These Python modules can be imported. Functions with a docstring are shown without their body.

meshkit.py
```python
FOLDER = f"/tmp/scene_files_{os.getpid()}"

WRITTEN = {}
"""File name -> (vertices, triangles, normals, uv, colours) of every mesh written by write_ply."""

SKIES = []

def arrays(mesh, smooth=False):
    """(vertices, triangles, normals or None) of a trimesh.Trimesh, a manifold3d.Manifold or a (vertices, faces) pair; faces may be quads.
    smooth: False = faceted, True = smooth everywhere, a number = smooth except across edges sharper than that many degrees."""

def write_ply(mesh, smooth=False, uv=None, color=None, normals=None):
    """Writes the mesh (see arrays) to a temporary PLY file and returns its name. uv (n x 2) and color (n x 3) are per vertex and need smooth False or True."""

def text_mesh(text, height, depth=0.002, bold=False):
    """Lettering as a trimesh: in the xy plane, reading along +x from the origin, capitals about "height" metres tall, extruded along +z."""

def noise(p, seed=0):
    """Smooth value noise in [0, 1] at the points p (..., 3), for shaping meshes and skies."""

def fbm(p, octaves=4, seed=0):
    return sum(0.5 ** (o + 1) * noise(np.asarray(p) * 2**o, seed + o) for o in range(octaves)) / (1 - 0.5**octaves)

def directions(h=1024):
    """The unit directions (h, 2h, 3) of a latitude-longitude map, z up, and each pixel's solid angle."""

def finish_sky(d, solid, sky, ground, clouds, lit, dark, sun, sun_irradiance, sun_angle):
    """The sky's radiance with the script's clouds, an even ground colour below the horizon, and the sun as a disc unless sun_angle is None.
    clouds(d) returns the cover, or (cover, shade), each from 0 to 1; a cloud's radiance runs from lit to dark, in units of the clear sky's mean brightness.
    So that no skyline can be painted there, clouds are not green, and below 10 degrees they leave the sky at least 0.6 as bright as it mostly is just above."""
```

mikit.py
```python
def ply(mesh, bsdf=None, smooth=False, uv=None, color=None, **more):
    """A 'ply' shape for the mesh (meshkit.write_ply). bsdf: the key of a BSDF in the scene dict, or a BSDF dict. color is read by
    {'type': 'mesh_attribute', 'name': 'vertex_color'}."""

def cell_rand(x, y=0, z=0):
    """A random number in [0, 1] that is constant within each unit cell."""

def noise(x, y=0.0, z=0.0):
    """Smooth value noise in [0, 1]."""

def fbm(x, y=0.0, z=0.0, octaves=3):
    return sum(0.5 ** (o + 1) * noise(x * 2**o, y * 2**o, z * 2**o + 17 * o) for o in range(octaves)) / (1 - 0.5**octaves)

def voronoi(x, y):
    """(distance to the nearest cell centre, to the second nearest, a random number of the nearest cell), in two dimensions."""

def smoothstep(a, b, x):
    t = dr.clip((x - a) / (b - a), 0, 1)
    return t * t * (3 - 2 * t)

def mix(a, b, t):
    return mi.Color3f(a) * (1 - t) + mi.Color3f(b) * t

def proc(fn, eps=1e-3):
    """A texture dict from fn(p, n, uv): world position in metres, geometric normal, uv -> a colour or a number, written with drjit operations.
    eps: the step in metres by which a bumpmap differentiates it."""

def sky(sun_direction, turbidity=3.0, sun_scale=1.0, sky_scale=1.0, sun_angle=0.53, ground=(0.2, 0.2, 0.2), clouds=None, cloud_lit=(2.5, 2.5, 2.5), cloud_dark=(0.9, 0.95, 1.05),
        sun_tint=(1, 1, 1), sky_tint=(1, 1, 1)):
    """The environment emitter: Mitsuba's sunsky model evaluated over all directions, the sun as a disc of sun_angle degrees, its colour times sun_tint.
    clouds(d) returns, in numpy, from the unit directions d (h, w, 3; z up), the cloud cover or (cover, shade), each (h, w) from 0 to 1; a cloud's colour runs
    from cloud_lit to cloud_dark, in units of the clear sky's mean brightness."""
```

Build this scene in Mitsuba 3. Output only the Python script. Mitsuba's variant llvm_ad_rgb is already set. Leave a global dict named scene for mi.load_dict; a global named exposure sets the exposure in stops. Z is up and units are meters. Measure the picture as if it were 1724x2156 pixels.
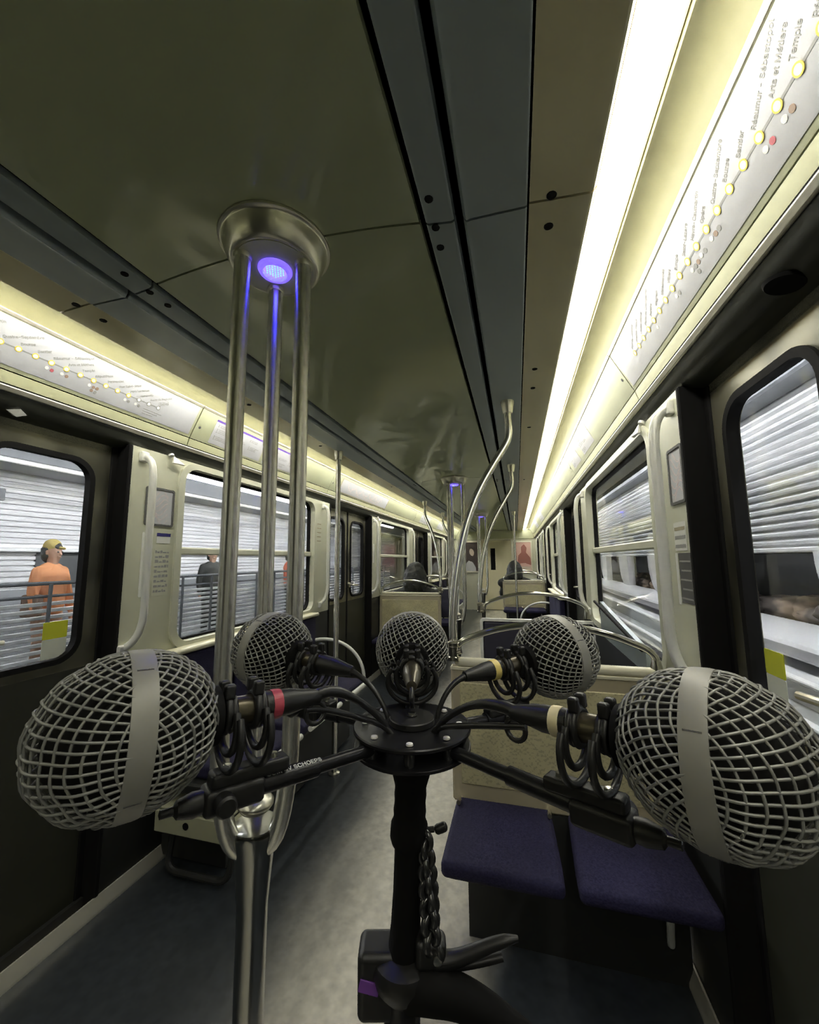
import math
import random
import numpy as np
import trimesh
import manifold3d as m3
import mitsuba as mi
import drjit as dr
from shapely.geometry import Polygon, LineString, Point, box as sbox
import meshkit
import mikit
from mikit import ply, proc, noise, fbm, smoothstep, mix

random.seed(7)
rng = np.random.default_rng(7)
T = mi.ScalarTransform4f
scene, labels = {}, {}
PI = math.pi

# ------------------------------------------------------------------ camera
CAM = np.array([0.56, 0.0, 1.33])
YAW, PITCH, ROLL, FOC = -0.2612094, 0.1205816, 0.0075390, 832.364
_f = np.array([math.sin(YAW) * math.cos(PITCH), math.cos(YAW) * math.cos(PITCH), math.sin(PITCH)])
_r = np.array([math.cos(YAW), -math.sin(YAW), 0.0])
_d = np.cross(_f, _r)
_down = -math.sin(ROLL) * _r + math.cos(ROLL) * _d
scene['camera'] = {'type': 'perspective', 'fov': math.degrees(2 * math.atan(862 / FOC)), 'fov_axis': 'x', 'near_clip': 0.02, 'far_clip': 200.0,
                   'to_world': T().look_at(origin=CAM.tolist(), target=(CAM + _f).tolist(), up=(-_down).tolist())}
exposure = 0.65
# ------------------------------------------------------------------ light levels (radiance)
CABIN_LAMP = (10.0, 10.0, 9.3)
STATION_LAMP = (50.0, 51.0, 52.0)
LED_BLUE = (0.22, 0.08, 60.0)
LED_RING = (0.12, 0.06, 1.0)
LED_DOTS = (0.10, 0.45, 8.0)


# ------------------------------------------------------------------ materials
def rgb(*c):
    return {'type': 'rgb', 'value': [float(x) for x in c]}


def srgb(r, g, b):
    return [((c / 255) / 12.92 if c / 255 <= 0.04045 else ((c / 255 + 0.055) / 1.055) ** 2.4) for c in (r, g, b)]


def pmat(name, col, rough=0.5, metallic=0.0, spec=0.5, **more):
    base = col if isinstance(col, dict) else rgb(*col)
    scene[name] = {'type': 'twosided', 'bsdf': {'type': 'principled', 'base_color': base, 'roughness': rough, 'metallic': metallic, 'specular': spec, **more}}


def bump(name, fn, scale, eps=2e-3):
    inner = scene[name]['bsdf']
    scene[name] = {'type': 'twosided', 'bsdf': {'type': 'bumpmap', 'arbitrary': proc(fn, eps), 'scale': scale, 'bsdf': inner}}


def t_ceiling(p, n, uv):
    return noise(p.x * 5, p.y * 5, 3.0) * 0.7 + noise(p.x * 13, p.y * 11, 7.0) * 0.3


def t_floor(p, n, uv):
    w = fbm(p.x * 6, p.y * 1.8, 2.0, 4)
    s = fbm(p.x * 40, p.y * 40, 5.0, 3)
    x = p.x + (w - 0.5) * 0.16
    uneven = smoothstep(-0.42, 0.10, x) * (1 - smoothstep(0.30, 0.48, x))  # mask of the paler band along the aisle, dark floor on either side
    c = mix((0.022, 0.026, 0.030), (0.62, 0.59, 0.50), uneven * (0.52 + 0.4 * w))
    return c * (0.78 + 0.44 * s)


def t_beige(p, n, uv):
    s = smoothstep(0.52, 0.66, fbm(p.x * 150, p.y * 150, p.z * 150, 2))
    s2 = fbm(p.x * 14, p.y * 14, p.z * 14, 2)
    return mix((0.47, 0.43, 0.25), (0.36, 0.33, 0.19), s) * (0.85 + 0.3 * s2)


def t_fabric(p, n, uv):
    s = fbm(p.x * 260, p.y * 260, p.z * 260, 2)
    q = fbm(p.x * 9, p.y * 9, p.z * 9, 2)
    return mix((0.007, 0.0065, 0.021), (0.021, 0.019, 0.046), s) * (0.7 + 0.6 * q)


def t_steel_dirty(p, n, uv):
    s = fbm(p.x * 5, p.y * 5, p.z * 3, 3)
    return mix((0.05, 0.049, 0.036), (0.23, 0.22, 0.16), smoothstep(0.3, 0.7, s))


def t_station(p, n, uv):
    s = fbm(p.y * 0.25, p.z * 14, p.x, 2)
    return mix((0.55, 0.56, 0.57), (0.80, 0.80, 0.80), s)


def t_rubble(p, n, uv):
    s = fbm(p.x * 2.5, p.y * 2.5, p.z * 5, 3)
    return mix((0.05, 0.04, 0.035), (0.42, 0.32, 0.24), smoothstep(0.35, 0.7, s))


def t_cream(p, n, uv):
    s = fbm(p.x * 3, p.y * 3, p.z * 3, 2)
    return mix((0.50, 0.50, 0.38), (0.60, 0.60, 0.47), s)


pmat('ceiling_paint', (0.40, 0.43, 0.28), 0.10, spec=0.6)
bump('ceiling_paint', t_ceiling, 0.004)
pmat('channel_grey', (0.21, 0.245, 0.25), 0.38)
pmat('strip_olive', (0.78, 0.72, 0.47), 0.22, spec=0.5)
pmat('lip_beige', (0.60, 0.50, 0.28), 0.45)
pmat('cove_cream', (0.31, 0.295, 0.165), 0.40)
pmat('cornice_cream', (0.40, 0.41, 0.27), 0.38)
pmat('cornice_edge', (0.50, 0.50, 0.31), 0.40)
pmat('map_paper', (0.46, 0.46, 0.48), 0.42)
pmat('rail_aluminium', (0.74, 0.71, 0.58), 0.30, 0.55)
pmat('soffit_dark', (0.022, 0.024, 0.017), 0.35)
pmat('black_gap', (0.004, 0.004, 0.004), 0.8, spec=0.1)
pmat('black_rubber', (0.005, 0.005, 0.005), 0.75, spec=0.12)
pmat('pillar_cream', proc(t_cream), 0.42)
pmat('wall_dark', (0.016, 0.017, 0.016), 0.45, spec=0.35)
pmat('door_steel', proc(t_steel_dirty), 0.34, 0.75)
pmat('door_dark', (0.020, 0.021, 0.014), 0.45, spec=0.35)
pmat('frame_cream', (0.56, 0.56, 0.44), 0.40)
pmat('white_tube', (0.80, 0.80, 0.72), 0.28)
pmat('beige_laminate', proc(t_beige), 0.45)
pmat('beige_border', (0.34, 0.30, 0.20), 0.45)
pmat('beige_rail', (0.66, 0.63, 0.46), 0.40)
pmat('blue_fabric', proc(t_fabric), 0.85, spec=0.2, sheen=0.4)
pmat('navy_panel', (0.012, 0.011, 0.022), 0.5)
pmat('box_beige', (0.30, 0.30, 0.20), 0.5)
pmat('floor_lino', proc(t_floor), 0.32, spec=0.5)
pmat('mic_grey', (0.27, 0.27, 0.25), 0.42, 0.35)
pmat('mic_band', (0.27, 0.265, 0.24), 0.45, 0.2)
pmat('mic_inside', (0.012, 0.012, 0.012), 0.9, spec=0.1)
pmat('black_plastic', (0.010, 0.010, 0.010), 0.42, spec=0.5)
pmat('black_metal', (0.012, 0.012, 0.014), 0.30, 0.3)
pmat('black_gloss', (0.10, 0.10, 0.10), 0.15, 0.8)
pmat('cable_black', (0.012, 0.012, 0.012), 0.36)
pmat('bronze_metal', (0.10, 0.088, 0.062), 0.30, 0.8)
pmat('bolt_glint', (0.85, 0.83, 0.76), 0.45, 0.25)  # near-white base colour paints the lamp glint into the disc bolts
pmat('steel_bright', (0.75, 0.72, 0.62), 0.18, 1.0)
pmat('chrome', (0.70, 0.69, 0.62), 0.10, 1.0)
pmat('post_steel', (0.40, 0.40, 0.37), 0.16, 1.0)
pmat('cap_steel', (0.66, 0.64, 0.54), 0.30, 1.0)
pmat('tape_red', (0.42, 0.06, 0.09), 0.4)
pmat('tape_yellow', (0.78, 0.62, 0.20), 0.4)
pmat('tape_cream', (0.80, 0.70, 0.42), 0.4)
pmat('label_purple', (0.16, 0.05, 0.30), 0.5)
pmat('ink_grey', (0.26, 0.26, 0.25), 0.6)
pmat('ink_dark', (0.07, 0.07, 0.07), 0.6)
pmat('ink_white', (0.80, 0.80, 0.76), 0.5)
pmat('ink_purple', (0.12, 0.06, 0.34), 0.5)
pmat('ink_blue', (0.015, 0.012, 0.12), 0.5)
pmat('ink_yellow', (0.86, 0.66, 0.10), 0.5)
pmat('dot_white', (0.95, 0.93, 0.70), 0.5)
pmat('ink_red', (0.42, 0.10, 0.12), 0.5)
pmat('ink_brown', (0.28, 0.20, 0.15), 0.5)
pmat('ink_rose', (0.70, 0.55, 0.52), 0.5)
pmat('sticker_yellow', (0.50, 0.52, 0.03), 0.6)
pmat('sticker_pale', (0.62, 0.64, 0.55), 0.6)
pmat('white_plastic', (0.82, 0.82, 0.76), 0.35)
pmat('hair_black', (0.010, 0.011, 0.009), 0.6)
pmat('coat_black', (0.014, 0.015, 0.013), 0.85)
pmat('skin', (0.46, 0.28, 0.19), 0.55)
pmat('coat_orange', (0.62, 0.26, 0.11), 0.85)
pmat('coat_red', (0.50, 0.12, 0.07), 0.85)
pmat('trousers_peach', (0.55, 0.36, 0.26), 0.85)
pmat('cap_yellow', (0.42, 0.33, 0.10), 0.8)
pmat('bag_brown', (0.10, 0.06, 0.04), 0.7)
pmat('station_white', proc(t_station), 0.55)
pmat('station_grey', (0.20, 0.21, 0.22), 0.6)
pmat('station_dark', (0.035, 0.038, 0.040), 0.6)
pmat('station_floor', (0.30, 0.31, 0.30), 0.45)
pmat('fence_white', (0.80, 0.81, 0.80), 0.5)
pmat('fence_dark', (0.05, 0.055, 0.06), 0.5)
pmat('rubble_tan', proc(t_rubble), 0.8)
pmat('poster_dark', (0.035, 0.022, 0.020), 0.5)
pmat('poster_face', (0.60, 0.50, 0.42), 0.5)
pmat('poster_pink', (0.68, 0.44, 0.38), 0.5)
pmat('poster_red', (0.34, 0.13, 0.11), 0.5)
scene['brushed_steel'] = {'type': 'twosided', 'bsdf': {'type': 'roughconductor', 'material': 'none', 'distribution': 'ggx', 'alpha_u': 0.05, 'alpha_v': 0.20, 'specular_reflectance': rgb(0.78, 0.77, 0.70)}}
scene['pane_glass'] = {'type': 'thindielectric', 'int_ior': 1.5}
scene['lamp_plastic'] = {'type': 'diffuse', 'reflectance': rgb(0.8, 0.8, 0.7)}


# ------------------------------------------------------------------ scene helpers
def numbered(base):
    if base not in used:
        used.add(base)
        return base
    k = 1
    while f'{base}_{k:03d}' in used:
        k += 1
    used.add(f'{base}_{k:03d}')
    return f'{base}_{k:03d}'


used = set()


def tag(key, label=None, cat=None, group=None, kind=None):
    d = {k: v for k, v in (('label', label), ('category', cat), ('group', group), ('kind', kind)) if v}
    if d:
        labels[key] = {**labels.get(key, {}), **d}
    return key


def thing(name, label, cat, group=None):
    return tag(numbered(name), label, cat, group)


def obj(name, mesh, mat, parent=None, smooth=35, emit=None, label=None, cat=None, group=None, kind=None):
    key = numbered(f'{parent}__{name}' if parent else name)
    d = mesh if isinstance(mesh, dict) else ply(mesh, mat, smooth)
    if emit:
        d = {**d, 'emitter': {'type': 'area', 'radiance': rgb(*emit)}}
    scene[key] = d
    tag(key, label, cat, group, kind)
    return key


def struct(name, mesh=None, mat=None, smooth=35, label=None):
    key = numbered(name)
    if mesh is not None:
        scene[key] = ply(mesh, mat, smooth)
    return tag(key, label, kind='structure')


def placed(d, M):
    return {**d, 'to_world': M}


# ------------------------------------------------------------------ mesh helpers
def cat_(ms):
    return trimesh.util.concatenate(ms)


def box(x0, x1, y0, y1, z0, z1, c=0.0):
    x0, x1 = sorted((x0, x1)); y0, y1 = sorted((y0, y1)); z0, z1 = sorted((z0, z1))
    if c <= 0:
        return trimesh.creation.box(bounds=[[x0, y0, z0], [x1, y1, z1]])
    c = min(c, (x1 - x0) / 2.1, (y1 - y0) / 2.1, (z1 - z0) / 2.1)
    pts = []
    for ax in range(3):
        for sx in (0, 1):
            for sy in (0, 1):
                for sz in (0, 1):
                    p = [(x0, x1)[sx], (y0, y1)[sy], (z0, z1)[sz]]
                    s = [(1, -1)[sx], (1, -1)[sy], (1, -1)[sz]]
                    for k in range(3):
                        if k != ax:
                            p[k] += s[k] * c
                    pts.append(p)
    return trimesh.convex.convex_hull(np.array(pts))


def rbox(x0, x1, y0, y1, z0, z1, r, n=1):
    s = trimesh.creation.icosphere(n, r).vertices
    lo = np.minimum([x0, y0, z0], [x1, y1, z1]) + r
    hi = np.maximum([x0, y0, z0], [x1, y1, z1]) - r
    pts = [s + np.where(np.array(k), hi, lo) for k in np.ndindex(2, 2, 2)]
    return trimesh.convex.convex_hull(np.vstack(pts))


def spline(pts, n=40):
    from scipy.interpolate import CubicSpline, PchipInterpolator
    p = np.asarray(pts, float)
    t = np.r_[0, np.cumsum(np.linalg.norm(np.diff(p, axis=0), axis=1) ** 0.7)]
    return np.stack([PchipInterpolator(t, p[:, k])(np.linspace(0, t[-1], n)) if False else CubicSpline(t, p[:, k])(np.linspace(0, t[-1], n)) for k in range(3)], 1)


def fillet(pts, r, n=7):
    p = np.asarray(pts, float)
    out = [p[0]]
    for a, b, c in zip(p[:-2], p[1:-1], p[2:]):
        u, v = a - b, c - b
        lu, lv = np.linalg.norm(u), np.linalg.norm(v)
        k = min(r, lu * 0.49, lv * 0.49)
        s, e = b + u / lu * k, b + v / lv * k
        for t in np.linspace(0, 1, n):
            out.append((1 - t) ** 2 * s + 2 * t * (1 - t) * b + t * t * e)
    out.append(p[-1])
    return np.array(out)


def tube(pts, r, sides=12, closed=False, cap=True):
    p = np.asarray(pts, float)
    n = len(p)
    if closed:
        t = np.roll(p, -1, 0) - np.roll(p, 1, 0)
    else:
        t = np.gradient(p, axis=0)
    t /= np.linalg.norm(t, axis=1, keepdims=True) + 1e-12
    a = np.cross(t[0], [0, 0, 1.0] if abs(t[0][2]) < 0.9 else [1.0, 0, 0])
    a /= np.linalg.norm(a)
    frames = [a]
    for k in range(1, n):
        a = a - t[k] * (a @ t[k])
        a /= np.linalg.norm(a) + 1e-12
        frames.append(a)
    A = np.array(frames)
    B = np.cross(t, A)
    ang = np.arange(sides) * 2 * PI / sides
    R = np.broadcast_to(np.asarray(r, float), (n,))
    v = p[:, None] + R[:, None, None] * (np.cos(ang)[None, :, None] * A[:, None] + np.sin(ang)[None, :, None] * B[:, None])
    i, j = np.meshgrid(np.arange(n if closed else n - 1), np.arange(sides), indexing='ij')
    i2 = (i + 1) % n
    q = np.stack([i * sides + j, i * sides + (j + 1) % sides, i2 * sides + (j + 1) % sides, i2 * sides + j], -1).reshape(-1, 4)
    f = np.vstack([q[:, [0, 1, 2]], q[:, [0, 2, 3]]])
    v = v.reshape(-1, 3)
    if cap and not closed:
        c0, c1 = len(v), len(v) + 1
        v = np.vstack([v, p[0], p[-1]])
        k = np.arange(sides)
        f = np.vstack([f, np.stack([np.full(sides, c0), (k + 1) % sides, k], 1),
                       np.stack([np.full(sides, c1), (n - 1) * sides + k, (n - 1) * sides + (k + 1) % sides], 1)])
    return trimesh.Trimesh(v, f, process=False)


def steel_tube(name, pts, r, sides, parent):
    """A tube of steel brushed round its girth, so that highlights run along it."""
    m = tube(pts, r, sides)
    p = np.asarray(pts, float)
    l = np.r_[0, np.cumsum(np.linalg.norm(np.diff(p, axis=0), axis=1))]
    uv = np.stack([np.tile(np.arange(sides) / sides, len(p)), np.repeat(l, sides)], 1)
    uv = np.vstack([uv, [[0, l[0]], [0, l[-1]]]])
    return obj(name, ply(m, 'brushed_steel', True, uv=uv), None, parent)


def rod(a, b, r, sides=12):
    return tube([a, b], r, sides)


def lathe(profile, origin=(0, 0, 0), axis=(0, 0, 1), seg=40):
    pr = np.asarray(profile, float)
    if pr[0][0] > 1e-6:
        pr = np.vstack([[0, pr[0][1]], pr])
    if pr[-1][0] > 1e-6:
        pr = np.vstack([pr, [0, pr[-1][1]]])
    m = trimesh.creation.revolve(pr, sections=seg)
    M = trimesh.geometry.align_vectors([0, 0, 1], np.asarray(axis, float))
    M[:3, 3] = origin
    m.apply_transform(M)
    if m.volume < 0:
        m.invert()
    return m


def ring(profile, origin, axis=(0, 0, 1), seg=40):
    """A closed profile that does not reach the axis, turned into a ring."""
    pr = np.asarray(list(profile) + [profile[0]], float)
    m = trimesh.creation.revolve(pr, sections=seg)
    M = trimesh.geometry.align_vectors([0, 0, 1], np.asarray(axis, float))
    M[:3, 3] = origin
    m.apply_transform(M)
    if m.volume < 0:
        m.invert()
    return m


def extrude(poly, d):
    polys = getattr(poly, 'geoms', [poly])
    return cat_([trimesh.creation.extrude_polygon(g, d, engine='earcut') for g in polys if g.area > 1e-9])


def on_axes(mesh, o, u, v, w):
    m = mesh.copy()
    M = np.eye(4)
    M[:3, 0], M[:3, 1], M[:3, 2], M[:3, 3] = u, v, w, o
    m.apply_transform(M)
    if np.linalg.det(M[:3, :3]) < 0:
        m.invert()
    return m


def wall_slab(poly, x0, x1):
    """A (y, z) polygon made solid between x0 and x1."""
    lo, hi = min(x0, x1), max(x0, x1)
    return on_axes(extrude(poly, hi - lo), (lo, 0, 0), (0, 1, 0), (0, 0, 1), (1, 0, 0))


def rrect(a0, a1, b0, b1, r):
    return sbox(a0 + r, b0 + r, a1 - r, b1 - r).buffer(r, quad_segs=8)


def sheet(poly, x):
    """A single flat sheet in the plane X = x."""
    v, f = trimesh.creation.triangulate_polygon(poly, engine='earcut')
    return trimesh.Trimesh(np.stack([np.full(len(v), x), v[:, 0], v[:, 1]], 1), f, process=False)


def along_y(profile, y0, y1, th, side=1):
    """An open (x, z) profile thickened by th to one side and extruded along y."""
    poly = LineString(profile).buffer(th * side, single_sided=True, cap_style='flat', join_style='mitre')
    return prism(poly, y0, y1)


def prism(poly, y0, y1):
    return on_axes(extrude(poly, y1 - y0), (0, y1, 0), (1, 0, 0), (0, 0, 1), (0, -1, 0))


def mirror(mesh):
    m = mesh.copy()
    m.vertices = m.vertices * [-1, 1, 1]
    m.invert()
    return m


def sided(s, mesh):
    return mesh if s > 0 else mirror(mesh)


SIDE = {1: 'right', -1: 'left'}
DOORS = [-2.22, 0.78, 3.78, 6.78, 9.78]
Y0, Y1 = -2.95, 10.85
SEAMS = [Y0, -2.2, 0.80, 3.80, 6.80, 9.80, Y1]

# ================================================================== SETTING
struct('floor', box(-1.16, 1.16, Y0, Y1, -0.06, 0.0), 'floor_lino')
ceiling = struct('ceiling', along_y([(-1.3, 1.86), (-1.2, 2.1), (-0.9, 2.26), (0, 2.33), (0.9, 2.26), (1.2, 2.1), (1.3, 1.86)], Y0, Y1, 0.02), 'black_gap')
arc = [(x, 2.125 - 0.028 * (x / 0.375) ** 2) for x in np.linspace(-0.375, 0.375, 21)]
for a, b in zip(SEAMS[:-1], SEAMS[1:]):
    a, b = a + 0.003, b - 0.003
    obj('panel', along_y(arc, a, b, 0.012), 'ceiling_paint', ceiling)
    for s in (1, -1):
        ch = [(0.391, 2.108), (0.391, 2.091), (0.398, 2.087), (0.448, 2.081), (0.455, 2.084), (0.458, 2.10)]
        obj('inner_channel', sided(s, along_y(ch, a, b, 0.006, 1)), 'channel_grey', ceiling, 50)
        st = [(0.474, 2.112), (0.475, 2.086), (0.482, 2.074), (0.492, 2.0765), (0.606, 2.0765), (0.611, 2.079), (0.611, 2.09)]
        obj('channel', sided(s, along_y(st, a, b, 0.006, 1)), 'channel_grey', ceiling, 50)
        tan = [(0.6155, 2.0835), (0.736, 2.0765), (0.741, 2.079)]
        obj('side_strip', sided(s, along_y(tan, a, b, 0.006, 1)), 'strip_olive', ceiling)
        lip = [(0.7415, 2.0785), (0.748, 2.088), (0.752, 2.104)]
        obj('lamp_lip', sided(s, along_y(lip, a, b, 0.005, 1)), 'lip_beige', ceiling)
for s in (1, -1):
    cove = [(0.840, 2.160), (0.848, 2.148), (0.862, 2.150), (0.885, 2.147), (0.91, 2.132), (0.9285, 2.110)]
    obj('cove', sided(s, along_y(cove, Y0, Y1, 0.006, 1)), 'cove_cream', ceiling, 60)
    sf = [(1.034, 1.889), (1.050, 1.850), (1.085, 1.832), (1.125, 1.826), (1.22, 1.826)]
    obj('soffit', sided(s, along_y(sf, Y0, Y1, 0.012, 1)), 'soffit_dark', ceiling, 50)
    for yy, dz in ((0.735, 0), (0.81, 0)) + tuple((0.81 + 3 * k, 0) for k in (1, 2)) + tuple((0.87 + 3 * k, 0) for k in (0, 1)):
        obj('screw', lathe([(0.0, -0.0015), (0.009, -0.001), (0.010, 0.002)], (s * 0.411, yy, 2.085), seg=14), 'black_gap', ceiling)
    for yy in (0.79, 0.87, 1.574, 1.756, 2.3, 3.85):
        obj('screw', lathe([(0.0, -0.0015), (0.010, -0.001), (0.011, 0.002)], (s * 0.66, yy, 2.0805), seg=14), 'black_gap', ceiling)
# flush fittings in the soffit
tag(obj('soffit_vent', lathe([(0.0, -0.002), (0.03, -0.002), (0.034, 0.004)], (1.066, 0.845, 1.838), (0.25, 0, 1), 24), 'black_gap'), 'black oval vent in the dark soffit above the near right door', 'vent')
m = trimesh.convex.convex_hull(np.array([(-1.062, 0.875, 1.838), (-1.062, 0.935, 1.838), (-1.045, 0.905, 1.848), (-1.082, 0.905, 1.830), (-1.060, 0.905, 1.822)]))
tag(obj('soffit_light', m, 'white_plastic'), 'small pale diamond-shaped fitting in the soffit over the near left door', 'fitting')

# strip lights
for s in (1, -1):
    lt = thing('strip_light', f'long white strip light along the {SIDE[s]} side of the ceiling' + (', bright and in full view' if s > 0 else ', hidden in its slot'), 'strip light')
    obj('housing', sided(s, along_y([(0.752, 2.100), (0.756, 2.155), (0.835, 2.175), (0.838, 2.150)], Y0 + 0.05, Y1 - 0.05, 0.004, 1)), 'lip_beige', lt)
    yy = -2.27
    while yy < Y1 - 0.1:
        e = min(yy + 1.03, Y1 - 0.06)
        prof = Polygon([(0.763, 2.0985), (0.772, 2.1015), (0.820, 2.128), (0.833, 2.1385), (0.826, 2.146), (0.764, 2.110)])
        obj('diffuser', sided(s, prism(prof, yy, e - 0.012)), 'lamp_plastic', lt, 20, emit=CABIN_LAMP)
        yy = e

# cornice (hinged panels carrying maps and notices) and its rail
CT, CB = np.array([0.932, 2.106]), np.array([1.011, 1.952])
CL = np.linalg.norm(CT - CB)


def cornice_axes(s, lift=0.0):
    """origin (centre of the slope at y = 0), reading direction, up, normal."""
    up = np.array([-s * (CB[0] - CT[0]), 0, CT[1] - CB[1]]) / CL
    right = np.array([0, -s, 0.0])
    nrm = np.cross(right, up)
    o = np.array([s * (CT[0] + CB[0]) / 2, 0, (CT[1] + CB[1]) / 2]) + nrm * lift
    return o, right, up, nrm


def plane_mesh(s, mesh2d, y, t, lift):
    """a mesh drawn in (reading direction, up) put on the cornice at (y, t)."""
    o, right, up, nrm = cornice_axes(s, lift)
    o = o + np.array([0, y, 0]) + up * t
    return on_axes(mesh2d, o, right, up, nrm)


def flat(poly, d=0.0006):
    return extrude(poly, d)


CORNICE = [(-1.48, 0.02), (0.02, 1.585), (1.585, 3.12), (3.12, 4.62), (4.62, 6.12), (6.12, 7.62), (7.62, 9.12), (9.12, 10.80)]
where = ['behind the camera', 'with the line map over the near door', 'right after the line map', 'second after the line map', 'third after the line map', 'fourth after the line map', 'fifth after the line map', 'last before the end wall']
panels = {}
for s in (1, -1):
    for k, (a, b) in enumerate(CORNICE):
        t = thing('cornice_panel', f'cream hinged cornice panel on the {SIDE[s]} side, {where[k]}', 'panel', 'cornice panels')
        panels[s, k] = t
        body = [(CT[0], CT[1]), (CT[0] + 0.5 * (CB - CT)[0] - 0.000, CT[1] + 0.5 * (CB - CT)[1]), (CB[0], CB[1])]
        obj('body', sided(s, along_y(body, a + 0.003, b - 0.003, 0.008, 1)), 'cornice_cream', t)
        obj('top_bead', sided(s, prism(LineString([(0.9295, 2.1075), (0.9345, 2.1005)]).buffer(0.003), a + 0.003, b - 0.003)), 'rail_aluminium', t)
        lower = [(1.0125, 1.949), (1.0235, 1.912)]
        obj('lower_strip', sided(s, along_y(lower, a + 0.003, b - 0.003, 0.006, 1)), 'cornice_edge', t)
        if k > 1:
            obj('lock', plane_mesh(s, lathe([(0, 0.002), (0.006, 0.0015), (0.007, 0)], seg=14), a + 0.03, -0.02, 0.0002), 'ink_dark', t)
    rail = thing('cornice_rail', f'bright metal rail under the cornice panels on the {SIDE[s]} side', 'rail')
    obj('rail', sided(s, prism(LineString([(1.0235, 1.902), (1.029, 1.893)]).buffer(0.0055), Y0, Y1)), 'rail_aluminium', rail)
    obj('shadow_groove', sided(s, prism(sbox(1.020, 1.9065, 1.027, 1.911), Y0, Y1)), 'black_gap', rail)

STATIONS = ['Pont de Levallois', 'Anatole France', 'Louise Michel', 'Porte de Champerret', 'Pereire', 'Wagram', 'Malesherbes', 'Villiers', 'Europe', 'Saint-Lazare',
            'Havre-Caumartin', 'Opéra', 'Quatre-Septembre', 'Bourse', 'Sentier', 'Réaumur - Sébastopol', 'Arts et Métiers', 'Temple', 'République', 'Parmentier',
            'Rue Saint-Maur', 'Père Lachaise', 'Gambetta', 'Porte de Bagnolet', 'Gallieni']
CHANGES = {'Réaumur - Sébastopol': ['w', 'red'], 'Arts et Métiers': ['w', 'brown'], 'République': ['w', 'brown', 'brown', 'brown', 'grey'], 'Père Lachaise': ['w', 'grey'], 'Gambetta': ['w', 'grey'],
           'Opéra': ['w', 'brown', 'grey'], 'Saint-Lazare': ['w', 'grey', 'brown', 'grey'], 'Havre-Caumartin': ['w', 'grey'], 'Villiers': ['w', 'grey'], 'Pereire': ['w']}
INK = {'w': 'ink_white', 'red': 'ink_red', 'brown': 'ink_brown', 'grey': 'ink_grey'}
text_cache = {}


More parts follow.
